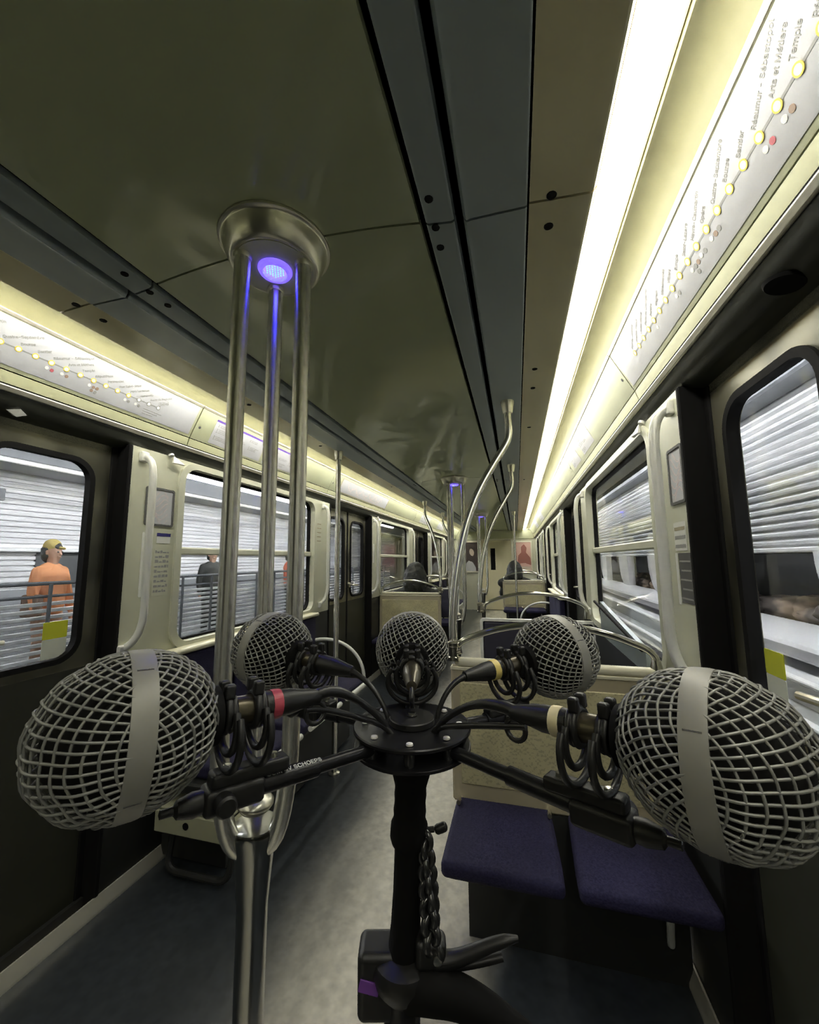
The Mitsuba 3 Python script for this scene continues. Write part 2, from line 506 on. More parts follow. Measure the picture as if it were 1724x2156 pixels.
def text(txt, h, d=0.0004, bold=False):
    key = (txt, h, bold)
    if key not in text_cache:
        text_cache[key] = meshkit.text_mesh(txt, h, d, bold)
    return text_cache[key].copy()


dot_mesh = lathe([(0, 0.0010), (0.0068, 0.0009), (0.0074, 0)], seg=18)
ring_mesh = extrude(Point(0, 0).buffer(0.0096, quad_segs=6).difference(Point(0, 0).buffer(0.0070, quad_segs=6)), 0.0009)
small = lathe([(0, 0.0008), (0.0058, 0.0007), (0.0062, 0)], seg=12)
for s in (1, -1):
    t = panels[s, 1]
    o, right, up, nrm = cornice_axes(s)
    ms = obj('line_map', plane_mesh(s, flat(rrect(-0.765, 0.765, -0.075, 0.0725, 0.004), 0.0008), 0.803, 0.002, 0.0004), 'map_paper', t, label='white strip map of a metro line with yellow station dots')
    ys = [1.364 - 0.0475 * (24 - k) if s < 0 else 0.706 + (15 - k) * 0.0475 for k in range(25)]
    names, word_meshes = [], []
    obj('route_line', plane_mesh(s, flat(sbox(-abs(ys[-1] - ys[0]) / 2, -0.0022, abs(ys[-1] - ys[0]) / 2, 0.0022), 0.0004), (ys[0] + ys[-1]) / 2, -0.010, 0.0014), 'ink_grey', ms)
    for k, nm in enumerate(STATIONS):
        y = ys[k]
        obj('station_dot', plane_mesh(s, dot_mesh, y, -0.010, 0.0018), 'dot_white' if k < 22 else 'ink_white', ms)
        obj('station_ring', plane_mesh(s, ring_mesh, y, -0.010, 0.0018), 'ink_yellow' if k < 22 else 'ink_grey', ms)
        w = text(nm, 0.0088, bold=True)
        ang = math.radians(28)
        w.apply_transform(trimesh.transformations.rotation_matrix(ang, [0, 0, 1]))
        w.apply_translation([0.002, 0.013, 0])
        if nm == 'Gallieni':
            bx = sbox(-0.004, -0.004, 0.042, 0.013).difference(sbox(-0.0025, -0.0025, 0.0405, 0.0115))
            bm = flat(bx, 0.0004)
            bm.apply_transform(trimesh.transformations.rotation_matrix(ang, [0, 0, 1]))
            bm.apply_translation([0.002, 0.013, 0])
            w = cat_([w, bm])
        word_meshes.append(plane_mesh(s, w, y, -0.010, 0.0014))
        for q, c in enumerate(CHANGES.get(nm, [])):
            dx, dz = [(-0.006, -0.022), (0.010, -0.024), (0.024, -0.024), (0.008, -0.038), (0.022, -0.040)][q]
            obj('interchange_dot', plane_mesh(s, small, y - s * dx, -0.010 + dz, 0.0014), INK[c], ms)
    for q in range(3):
        word_meshes.append(plane_mesh(s, flat(sbox(0, 0, 0.09 - 0.02 * q, 0.0022), 0.0004), ys[-1] - s * 0.0 + (-0.06 if s < 0 else 0.06), -0.038 - 0.010 * q, 0.0014))
    obj('lettering', cat_(word_meshes), 'ink_grey', ms, False)


def notice(s, k, y0, y1, t0, t1, head, blocks, label):
    """a printed notice stuck on a cornice panel; y0 < y1."""
    t = panels[s, k]
    yc, w = (y0 + y1) / 2, y1 - y0
    ms = obj('notice', plane_mesh(s, flat(sbox(-w / 2, t0, w / 2, t1), 0.0006), yc, 0, 0.0004), 'map_paper', t, label=label)
    if head:
        obj('header', plane_mesh(s, flat(sbox(-w / 2, t1 - 0.011, w / 2, t1), 0.0004), yc, 0, 0.0010), head, ms)
    lines = []
    r = random.Random(int(y0 * 100) + s)
    for (bx, by, n, ww) in blocks:
        for q in range(n):
            lw = ww * r.uniform(0.55, 1.0)
            lines.append(sbox(-w / 2 + bx * w, t1 - by - 0.0085 * q - 0.003, -w / 2 + bx * w + lw * w, t1 - by - 0.0085 * q))
            lines.append(sbox(-w / 2 + bx * w - 0.014, t1 - by - 0.0085 * q - 0.004, -w / 2 + bx * w - 0.007, t1 - by - 0.0085 * q + 0.001))
    obj('print', cat_([plane_mesh(s, flat(l, 0.0003), yc, 0, 0.0010) for l in lines]), 'ink_grey', ms, False)


blk = [(0.08, 0.024, 2, 0.25), (0.08, 0.048, 3, 0.30), (0.08, 0.088, 3, 0.30), (0.42, 0.06, 2, 0.2), (0.42, 0.095, 3, 0.2), (0.70, 0.03, 2, 0.2), (0.72, 0.07, 3, 0.2)]
notice(-1, 2, 1.70, 2.13, -0.077, 0.058, 'ink_purple', blk, 'white notice with a purple header and small grey print')
notice(-1, 2, 2.16, 2.56, -0.077, 0.058, 'ink_purple', blk, 'second white notice with a purple header, behind the grab pole')
notice(1, 2, 2.30, 2.62, -0.06, 0.06, None, blk[:4], 'pale notice with faint print')
notice(1, 2, 2.75, 3.02, -0.06, 0.06, None, blk[:4], 'second pale notice with faint print')
t = panels[-1, 3]
ad = obj('advert', plane_mesh(-1, flat(sbox(-0.68, -0.078, 0.68, 0.062), 0.0006), 3.98, 0.0, 0.0004), 'map_paper', t, label='framed white advert with flowing script')
obj('advert_frame', plane_mesh(-1, flat(sbox(-0.68, -0.078, 0.68, 0.062).difference(sbox(-0.67, -0.070, 0.67, 0.054)), 0.0012), 3.98, 0.0, 0.0008), 'beige_border', ad)
sc = []
for q in range(16):
    x = -0.55 + q * 0.062
    c = [(x + 0.03 * math.sin(u * 2.2) + 0.05 * u, 0.03 - 0.06 * abs(math.sin(u * 1.6 + q)) + 0.012 * math.cos(5 * u)) for u in np.linspace(0, 1, 12)]
    sc.append(LineString(c).buffer(0.0022))
for q in range(30):
    sc.append(sbox(-0.5 + q * 0.03, -0.05, -0.485 + q * 0.03, -0.046))
obj('script', cat_([plane_mesh(-1, flat(g, 0.0003), 3.98, 0.0, 0.0010) for g in sc]), 'ink_rose', ad, False)
for k2 in (5, 6):
    for s in (1, -1):
        a, b = CORNICE[k2]
        notice(s, k2, a + 0.35, b - 0.45, -0.07, 0.06, None, blk[:5], 'white printed notice')

# ------------------------------------------------------------------ side walls, windows, doors
BAYS = [(DOORS[k] + 0.53, DOORS[k + 1] - 0.53) for k in range(len(DOORS) - 1)]
BAYS = [(Y0, DOORS[0] - 0.53)] + BAYS + [(DOORS[-1] + 0.53, Y1)]
walls = {s: struct('wall_' + SIDE[s], sided(s, box(1.10, 1.16, Y0, Y1, -0.06, 0.05)), 'wall_dark') for s in (1, -1)}
for s in (1, -1):
    W = walls[s]
    for i, (a, b) in enumerate(BAYS):
        has = b - a > 1.2
        poly = sbox(a, 0.0, b, 1.842)
        w0, w1 = a + 0.29, b - 0.29
        if has:
            poly = poly.difference(rrect(w0, w1, 0.93, 1.815, 0.085))
        obj('bay_panel', sided(s, wall_slab(poly.intersection(sbox(a, 0.90, b, 1.9)), 1.052, 1.115)), 'pillar_cream', W, 20)
        obj('lower_panel', sided(s, wall_slab(sbox(a, 0.0, b, 0.90), 1.054, 1.115)), 'wall_dark', W, 20)
        for e, q in ((a, 1), (b, -1)):
            if e in (Y0, Y1):
                continue
            obj('jamb', sided(s, box(1.046, 1.135, e - 0.006 * q, e + 0.012 * q, 0.0, 1.842, 0.004)), 'black_rubber', W)
        if has:
            wn = struct(f'window_{1 + i if s > 0 else 20 + i}', label=None)
            sur = rrect(w0 - 0.03, w1 + 0.03, 0.90, 1.838, 0.11).difference(rrect(w0 + 0.008, w1 - 0.008, 0.938, 1.807, 0.078))
            obj('surround', sided(s, wall_slab(sur, 1.040, 1.110)), 'frame_cream', wn, 20)
            gas = rrect(w0 + 0.004, w1 - 0.004, 0.934, 1.811, 0.08).difference(rrect(w0 + 0.020, w1 - 0.020, 0.950, 1.795, 0.066))
            obj('gasket', sided(s, wall_slab(gas, 1.082, 1.108)), 'black_rubber', wn, 20)
            obj('crossbar', sided(s, box(1.066, 1.106, w0 + 0.008, w1 - 0.008, 1.365, 1.402, 0.006)), 'frame_cream', wn)
            obj('crossbar_end', sided(s, box(1.056, 1.106, w0 - 0.004, w0 + 0.022, 1.355, 1.412, 0.006)), 'cap_steel', wn)
            obj('upper_pane', sided(s, sheet(rrect(w0 + 0.01, w1 - 0.01, 1.385, 1.803, 0.07).union(sbox(w0 + 0.01, 1.385, w1 - 0.01, 1.5)), 1.094)), 'pane_glass', wn, False)
            obj('lower_pane', sided(s, sheet(rrect(w0 + 0.01, w1 - 0.01, 0.942, 1.385, 0.07).union(sbox(w0 + 0.01, 1.25, w1 - 0.01, 1.385)), 1.100)), 'pane_glass', wn, False)
    for i, c in enumerate(DOORS):
        D = struct(f'door_{1 + i if s > 0 else 6 + i}')
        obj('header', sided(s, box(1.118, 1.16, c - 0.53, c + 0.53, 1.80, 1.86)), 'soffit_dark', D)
        obj('sill', sided(s, box(1.045, 1.16, c - 0.53, c + 0.53, 0.0, 0.012, 0.004)), 'rail_aluminium', D)
        for q in (-1, 1):
            y0, y1 = sorted((c + q * 0.006, c + q * 0.515))
            g0, g1 = sorted((c + q * 0.075, c + q * 0.435))
            hole = rrect(g0, g1, 0.955, 1.745, 0.085)
            lf = obj('leaf', sided(s, wall_slab(sbox(y0, 0.92, y1, 1.828).difference(hole), 1.118, 1.150)), 'door_steel', D, 20)
            obj('lower_half', sided(s, wall_slab(sbox(y0, 0.015, y1, 0.92), 1.118, 1.150)), 'door_dark', lf, 20)
            ga = rrect(g0 - 0.004, g1 + 0.004, 0.951, 1.749, 0.089).difference(rrect(g0 + 0.016, g1 - 0.016, 0.971, 1.729, 0.072))
            obj('gasket', sided(s, wall_slab(ga, 1.110, 1.140)), 'black_rubber', lf, 20)
            obj('pane', sided(s, sheet(hole, 1.134)), 'pane_glass', lf, False)
            obj('edge_seal', sided(s, box(1.112, 1.150, c + q * 0.006 - 0.008, c + q * 0.006 + 0.008, 0.015, 1.826, 0.004)), 'black_rubber', lf)
            obj('side_seal', sided(s, box(1.112, 1.150, c + q * 0.500, c + q * 0.530, 0.015, 1.826, 0.004)), 'black_rubber', lf)
            if q > 0 and c < 8:
                lv = cat_([lathe([(0, 0), (0.026, 0), (0.026, 0.012), (0.014, 0.016)], (1.118, c + 0.055, 1.08), (-1, 0, 0), 20),
                           tube(fillet([(1.110, c + 0.055, 1.08), (1.070, c + 0.055, 1.08), (1.062, c + 0.16, 1.072)], 0.02), 0.008, 10)])
                obj('latch', sided(s, lv), 'steel_bright', lf, label='chrome latch lever')
    kick = obj('kick_strip', sided(s, prism(Polygon([(1.052, 0.0), (1.052, 0.055), (1.046, 0.055), (1.030, 0.012), (1.030, 0.0)]), Y0, Y1)), 'rail_aluminium', W)
# end walls
E_ = struct('wall_end', box(-1.16, 1.16, Y1, Y1 + 0.05, 0, 2.35), 'pillar_cream')
obj('header_panel', box(-1.02, 1.02, Y1 - 0.03, Y1, 1.86, 2.10, 0.006), 'cornice_cream', E_)
cabin = struct('door_11')
obj('leaf', box(-0.34, 0.44, Y1 - 0.035, Y1 - 0.003, 0.02, 1.83, 0.006), 'strip_olive', cabin)
obj('frame', on_axes(extrude(sbox(-0.39, 0, 0.49, 1.87).difference(sbox(-0.34, -1, 0.44, 1.83)), 0.05), (0, Y1 - 0.0, 0), (1, 0, 0), (0, 0, 1), (0, -1, 0)), 'rail_aluminium', cabin)
obj('window', box(-0.10, 0.02, Y1 - 0.040, Y1 - 0.034, 1.05, 1.62, 0.002), 'black_gap', cabin)
struct('wall_back', box(-1.16, 1.16, Y0 - 0.05, Y0, 0, 2.35), 'wall_dark')


def yplane(poly, y, d=0.002):
    return on_axes(extrude(poly, d), (0, y, 0), (1, 0, 0), (0, 0, 1), (0, -1, 0))


def ell(cx, cz, a, b, rot=0.0):
    from shapely import affinity
    return affinity.rotate(affinity.scale(Point(cx, cz).buffer(1, quad_segs=10), a, b), rot)


po = thing('poster', 'dark poster of a pale long-haired figure on the end wall, left of the cabin door', 'poster')
obj('sheet', yplane(sbox(-0.76, 1.02, -0.44, 1.79), Y1 - 0.032, 0.004), 'poster_dark', po)
obj('face', yplane(ell(-0.60, 1.52, 0.06, 0.10, 12), Y1 - 0.0361), 'poster_face', po)
obj('clothing', yplane(Polygon([(-0.76, 1.02), (-0.76, 1.22), (-0.68, 1.30), (-0.58, 1.26), (-0.50, 1.12), (-0.49, 1.02)]), Y1 - 0.0361), 'map_paper', po)
obj('frame', yplane(sbox(-0.79, 0.98, -0.41, 1.82).difference(sbox(-0.76, 1.02, -0.44, 1.79)), Y1 - 0.032, 0.014), 'rail_aluminium', po)
po = thing('poster', 'pinkish red poster of a seated figure on the end wall, right of the cabin door', 'poster')
obj('sheet', yplane(sbox(0.56, 1.00, 0.93, 1.77), Y1 - 0.032, 0.004), 'poster_pink', po)
obj('figure', yplane(Polygon([(0.60, 1.22), (0.62, 1.42), (0.70, 1.50), (0.70, 1.64), (0.76, 1.70), (0.82, 1.62), (0.80, 1.50), (0.90, 1.36), (0.93, 1.18), (0.78, 1.24)]).buffer(0.01), Y1 - 0.0361), 'poster_red', po)
obj('caption_band', yplane(sbox(0.57, 1.01, 0.92, 1.14), Y1 - 0.0361), 'poster_face', po)
obj('frame', yplane(sbox(0.53, 0.97, 0.96, 1.80).difference(sbox(0.56, 1.00, 0.93, 1.77)), Y1 - 0.032, 0.014), 'rail_aluminium', po)

# ================================================================== GRAB POLES AND HANDLES
HUB = [('triple chrome grab pole with a blue-lit cap, nearest of the three in the aisle', 0.80), ('triple chrome grab pole with a blue-lit cap, second along the aisle', 3.80),
       ('triple chrome grab pole with a blue-lit cap, farthest along the aisle', 6.85)]
for lab, yc in HUB:
    g = thing('triple_grab_pole', lab, 'grab pole', 'triple grab poles down the aisle')
    o = np.array([0.0, yc, 0.0])
    cap = obj('ceiling_cap', lathe([(0.133, 2.124), (0.136, 2.119), (0.135, 2.115), (0.129, 2.114), (0.126, 2.109), (0.123, 2.098), (0.117, 2.082), (0.109, 2.068), (0.104, 2.062), (0.098, 2.0605), (0.09, 2.064), (0.0, 2.064)][::-1], o, seg=64), 'cap_steel', g, 50)
    obj('underside', lathe([(0.0, 2.0635), (0.094, 2.0635), (0.094, 2.060), (0.0, 2.060)], o, seg=48), 'frame_cream', cap)
    obj('lamp_ring', ring([(0.027, 2.061), (0.041, 2.061), (0.042, 2.057), (0.038, 2.050), (0.030, 2.049), (0.027, 2.054)], o, seg=40), 'lamp_plastic', cap, emit=LED_RING, label='lavender glowing lamp ring')
    obj('lamp_face', lathe([(0.0, 2.0575), (0.028, 2.0575), (0.028, 2.0600), (0.0, 2.0600)], o, seg=28), 'lamp_plastic', cap, emit=LED_BLUE, label='blue glowing lamp face')
    pts = [(i * 0.0075 + (j % 2) * 0.00375, j * 0.0065) for i in range(-4, 5) for j in range(-4, 5)]
    dots = [trimesh.creation.icosphere(1, 0.0021).apply_translation([x, yc + y, 2.0565]) for x, y in pts if x * x + y * y < 0.024 ** 2]
    obj('diodes', cat_(dots), 'lamp_plastic', cap, emit=LED_DOTS, kind='stuff', label='cluster of pale blue diodes')
    for a in (232, 3, 122):
        u = np.array([math.cos(math.radians(a)), math.sin(math.radians(a)), 0])
        path = [o + u * 0.078 + [0, 0, 2.063]] + [o + u * 0.078 + [0, 0, z] for z in (1.6, 1.2, 0.98)]
        path += [o + u * (0.013 + 0.065 * math.cos(t) ** 0.8 if t < PI / 2 else 0.013) + [0, 0, 0.98 - 0.25 * math.sin(t)] for t in np.linspace(0.15, PI / 2, 10)]
        steel_tube('leg', path, [0.0185] * (len(path) - 4) + [0.0185, 0.018, 0.018, 0.018], 28, g)
        obj('leg_collar', lathe([(0.0205, 2.066), (0.0225, 2.066), (0.0225, 2.058), (0.0195, 2.050), (0.0, 2.050)][::-1], o + u * 0.078, seg=24), 'cap_steel', g)
    obj('reflector_dish', lathe([(0, 0.800), (0.030, 0.803), (0.0365, 0.812), (0.037, 0.818), (0.030, 0.826), (0.014, 0.834), (0.008, 0.850), (0.0, 0.862)], o, seg=32), 'cap_steel', g, 60)
    obj('post', lathe([(0.028, 0.0), (0.029, 0.10), (0.030, 0.45), (0.031, 0.62), (0.040, 0.72), (0.050, 0.765), (0.045, 0.775), (0.0, 0.760)], o, seg=40), 'post_steel', g, 60)
    obj('floor_flange', lathe([(0.065, 0.0), (0.065, 0.008), (0.045, 0.016), (0.034, 0.018), (0, 0.018)], o, seg=36), 'cap_steel', g)


def socket(x, y, z1=2.079, big=1.0):
    return lathe([(0.019 * big, z1 - 0.062 * big), (0.0225 * big, z1 - 0.058 * big), (0.031 * big, z1 - 0.012 * big), (0.031 * big, z1 + 0.004)], (x, y, 0), seg=28)


bent = [((0.547, 1.87, 1.585), (0.31, 1.565), 'bent chrome grab rail rising from the nearest right-hand bench to the ceiling'),
        ((0.547, 3.19, 3.1), (0.29, 2.985), 'bent chrome grab rail rising from the second right-hand bench to the ceiling')]


def bent_rail(sx, sy, bx, by, lab):
    g = thing('bent_grab_rail', lab, 'grab rail', 'bent grab rails between benches and ceiling')
    obj('socket', socket(sx, sy), 'cap_steel', g)
    P = lambda t, z: (bx + (sx - bx) * t, by + (sy - by) * t, z)
    path = spline([(sx, sy, 2.05), (sx, sy, 1.98), (sx, sy, 1.91), P(0.87, 1.83), P(0.40, 1.60), P(0.12, 1.36), P(0.01, 1.15), (bx, by, 1.02)], 60)
    steel_tube('tube', path, 0.0165, 22, g)
    obj('foot_joint', cat_([lathe([(0.017, 0), (0.024, 0), (0.024, 0.012), (0.019, 0.016), (0.019, 0.05), (0.024, 0.055), (0.024, 0.066), (0.017, 0.07)], (bx, by, 0.945), seg=22),
                            lathe([(0, 0), (0.014, 0), (0.014, 0.03), (0, 0.03)], (bx, by, 0.975), (1, 0, 0.3), 16)]), 'steel_bright', g)
    return g


bent_rail(0.547, 1.87, 0.312, 1.575, bent[0][2])
bent_rail(0.547, 3.19, 0.292, 2.985, bent[1][2])
bent_rail(-0.547, 4.90, -0.30, 4.585, 'bent grab rail rising from the black-haired passenger\'s bench, nearer of two on the left')
bent_rail(-0.547, 6.20, -0.30, 5.985, 'bent grab rail of the far left-hand bench, farther of two on the left')
for x, y, lab in ((-0.598, 2.447, 'straight chrome grab pole in front of the left side bench'), (0.545, 6.40, 'straight thin grab pole far along the right, in front of the beige bench back')):
    g = thing('grab_pole', lab, 'grab pole')
    obj('socket', socket(x, y), 'cap_steel', g)
    steel_tube('tube', [(x, y, z) for z in np.linspace(0.01, 2.05, 12)], 0.0165, 22, g)
    obj('floor_flange', lathe([(0.035, 0.0), (0.035, 0.008), (0.018, 0.014), (0, 0.014)], (x, y, 0), seg=24), 'cap_steel', g)
hn = {1: ['near right door', 'right-hand window, far side', 'second right door, far side', 'third right door, near side', 'third right door, far side', 'last right door, near side'],
      -1: ['near left door', 'left-hand window, far side', 'second left door, far side', 'third left door, near side', 'third left door, far side', 'last left door, near side']}
for s in (1, -1):
    k = 0
    for a, b in BAYS[2:5]:
        for yy, q in ((a + 0.075, 1), (b - 0.135, -1)):
            g = thing('grab_bar', f'white tubular grab handle on the pillar by the {hn[s][k]}' if k != 1 else f'white tubular grab handle on the pillar past the {hn[s][k]}', 'grab bar', 'grab bars on the door pillars')
            k += 1
            p = spline([(1.052, yy - 0.012, 1.80), (1.020, yy, 1.785), (1.000, yy, 1.72), (0.998, yy, 1.60), (0.998, yy, 1.40), (0.998, yy, 1.20), (1.000, yy, 1.08), (1.018, yy - 0.015, 1.005), (1.052, yy - 0.045, 0.965)], 50)
            obj('tube', sided(s, tube(p, 0.0155, 14)), 'white_tube', g, 60)
            obj('upper_mount', sided(s, rbox(1.034, 1.056, yy - 0.032, yy + 0.010, 1.775, 1.825, 0.008)), 'white_tube', g)
            obj('lower_mount', sided(s, rbox(1.034, 1.056, yy - 0.070, yy - 0.026, 0.940, 0.985, 0.008)), 'white_tube', g)
# coat hooks under the rails
hk = [(-1, 1.535, 'white triangular coat hook under the left rail, by the near left handle'), (-1, 4.52, 'white triangular coat hook under the left rail, past the second left door'), (-1, 7.5, 'white triangular coat hook under the left rail, past the third left door'),
      (1, 1.66, 'white triangular coat hook under the right rail, by the near right handle'), (1, 4.52, 'white triangular coat hook under the right rail, past the second right door'), (1, 7.5, 'white triangular coat hook under the right rail, past the third right door')]
for s, y, lab in hk:
    g = thing('coat_hook', lab, 'hook', 'coat hooks under the rails')
    obj('base', sided(s, lathe([(0, 0), (0.013, 0), (0.013, 0.010), (0, 0.012)], (1.045, y - 0.02, 1.848), (-0.5, 0, -1), 14)), 'white_plastic', g)
    hull = trimesh.convex.convex_hull(np.array([(1.034, y - 0.012, 1.842), (1.044, y - 0.004, 1.842), (1.018, y + 0.040, 1.808), (1.030, y + 0.042, 1.804), (1.026, y - 0.02, 1.806), (1.036, y - 0.02, 1.806)]))
    obj('prong', sided(s, hull), 'white_plastic', g)

# ================================================================== SIGNS ON PILLARS AND PANES


def pillar_sign(s, name, y0, y1, z0, z1, mat, label, cat, x=1.0515, th=0.001, r=0.0):
    poly = rrect(y0, y1, z0, z1, r) if r else sbox(y0, y1, 0, 1) if False else sbox(y0, z0, y1, z1)
    t = thing(name, label, cat)
    obj('sheet', sided(s, wall_slab(poly, x - th, x)), mat, t)
    return t


for s, y0, y1, lab in ((-1, 1.400, 1.555, 'framed pale notice on the pillar behind the near left grab handle'), (1, 1.325, 1.440, 'framed pale notice on the pillar beside the near right grab handle')):
    t = pillar_sign(s, 'framed_notice', y0 + 0.008, y1 - 0.008, 1.505, 1.665, 'map_paper', lab, 'notice')
    obj('frame', sided(s, wall_slab(rrect(y0, y1, 1.495, 1.675, 0.012).difference(rrect(y0 + 0.009, y1 - 0.009, 1.504, 1.666, 0.006)), 1.0475, 1.0515)), 'ink_dark', t)
    ln = [LineString([(y0 + 0.02 + 0.10 * u, 1.52 + 0.13 * v + 0.02 * math.sin(6 * u + 4 * v)) for u in np.linspace(0, 1, 14)]).intersection(sbox(y0 + 0.015, 1.51, y1 - 0.015, 1.66)) for v in np.linspace(0.05, 0.95, 7)]
    obj('print', cat_([sided(s, wall_slab(g.buffer(0.0009), 1.0502, 1.0506)) for g in ln if g.length > 0.01]), 'ink_rose', t, False)
t = pillar_sign(-1, 'instruction_strip', 1.398, 1.448, 1.175, 1.463, 'white_plastic', 'long narrow white sticker with small pictograms, on the near left pillar', 'sticker', r=0.006)
for z, r in ((1.42, 0.010), (1.38, 0.007), (1.30, 0.012), (1.285, 0.006), (1.225, 0.011)):
    obj('pictogram', sided(-1, wall_slab(Point(1.423, z).buffer(r, quad_segs=4), 1.0500, 1.0506)), 'ink_grey', t)
t = pillar_sign(-1, 'rules_sticker', 1.472, 1.547, 1.416, 1.464, 'white_plastic', 'small white sticker with a dark blue top band, on the near left pillar', 'sticker')
obj('band', sided(-1, wall_slab(sbox(1.472, 1.448, 1.547, 1.464), 1.0498, 1.0506)), 'ink_blue', t)
t = pillar_sign(-1, 'worn_text_panel', 1.463, 1.550, 1.175, 1.391, 'frame_cream', 'cream plate of worn grey lettering on the near left pillar', 'sign')
ln = []
r_ = random.Random(3)
for q in range(9):
    zz = 1.19 + q * 0.0225
    y = 1.470
    while y < 1.540:
        w = r_.uniform(0.006, 0.02)
        ln.append(sbox(y, zz, min(y + w, 1.544), zz + r_.uniform(0.006, 0.014)))
        y += w + 0.004
obj('lettering', cat_([sided(-1, wall_slab(g, 1.0500, 1.0506)) for g in ln]), 'ink_grey', t, False)
t = pillar_sign(1, 'striped_sticker', 1.350, 1.440, 1.352, 1.440, 'white_plastic', 'white sticker with faint grey stripes on the near right pillar', 'sticker')
for q in range(3):
    obj('stripe', sided(1, wall_slab(sbox(1.355, 1.36 + q * 0.027, 1.435, 1.371 + q * 0.027), 1.0500, 1.0506)), 'ink_grey' if q < 2 else 'beige_border', t)
t = pillar_sign(1, 'dark_text_panel', 1.333, 1.422, 1.194, 1.345, 'ink_dark', 'dark plate with pale worn lines on the near right pillar', 'sign')
for q in range(5):
    obj('line', sided(1, wall_slab(sbox(1.337, 1.205 + q * 0.028, 1.418 - 0.012 * (q % 2), 1.210 + q * 0.028), 1.0500, 1.0506)), 'ink_grey', t)
pillar_sign(1, 'instruction_strip', 1.428, 1.446, 1.186, 1.345, 'white_plastic', 'narrow white strip sticker at the edge of the near right pillar', 'sticker', r=0.003)
t = pillar_sign(-1, 'printed_plate', 2.99, 3.09, 1.47, 1.68, 'frame_cream', 'cream printed plate on the pillar past the left-hand window', 'sign')
for q in range(5):
    obj('line', sided(-1, wall_slab(sbox(3.0, 1.49 + q * 0.036, 3.08, 1.498 + q * 0.036), 1.0500, 1.0506)), 'beige_border', t)
pillar_sign(-1, 'instruction_strip', 4.36, 4.41, 1.30, 1.52, 'white_plastic', 'narrow white sticker on the pillar past the second left door', 'sticker', r=0.004)
for s, y0, y1, z0, z1, lab in ((-1, 1.095, 1.178, 1.046, 1.109, 'yellow-green sticker over a pale one at the foot of the near left door pane'), (1, 1.108, 1.180, 1.055, 1.112, 'yellow-green sticker at the corner of the near right door pane')):
    t = thing('door_sticker', lab, 'sticker')
    obj('yellow_part', sided(s, wall_slab(rrect(y0, y1, z0, z1, 0.004), 1.131, 1.1325)), 'sticker_yellow', t)
    obj('pale_part', sided(s, wall_slab(rrect(y0, y1, z0 - 0.072, z0, 0.004), 1.131, 1.1325)), 'sticker_pale', t)

# ================================================================== SEATS


def cushion(x0, x1, y0, y1, z0, z1, r=0.018):
    return rbox(x0, x1, y0, y1, z0, z1, r, 2)


def arch(x0, x1, y, z0, z1, r=0.0125):
    p = [(x0, y, z0)] + [(x0 + (x1 - x0) * u, y, z0 + 0.012 + (z1 - z0) * math.sin(PI * (0.04 + 0.92 * u)) ** 0.62) for u in np.linspace(0.03, 0.97, 15)] + [(x1, y, z0)]
    return tube(spline(p, 50), r, 14)


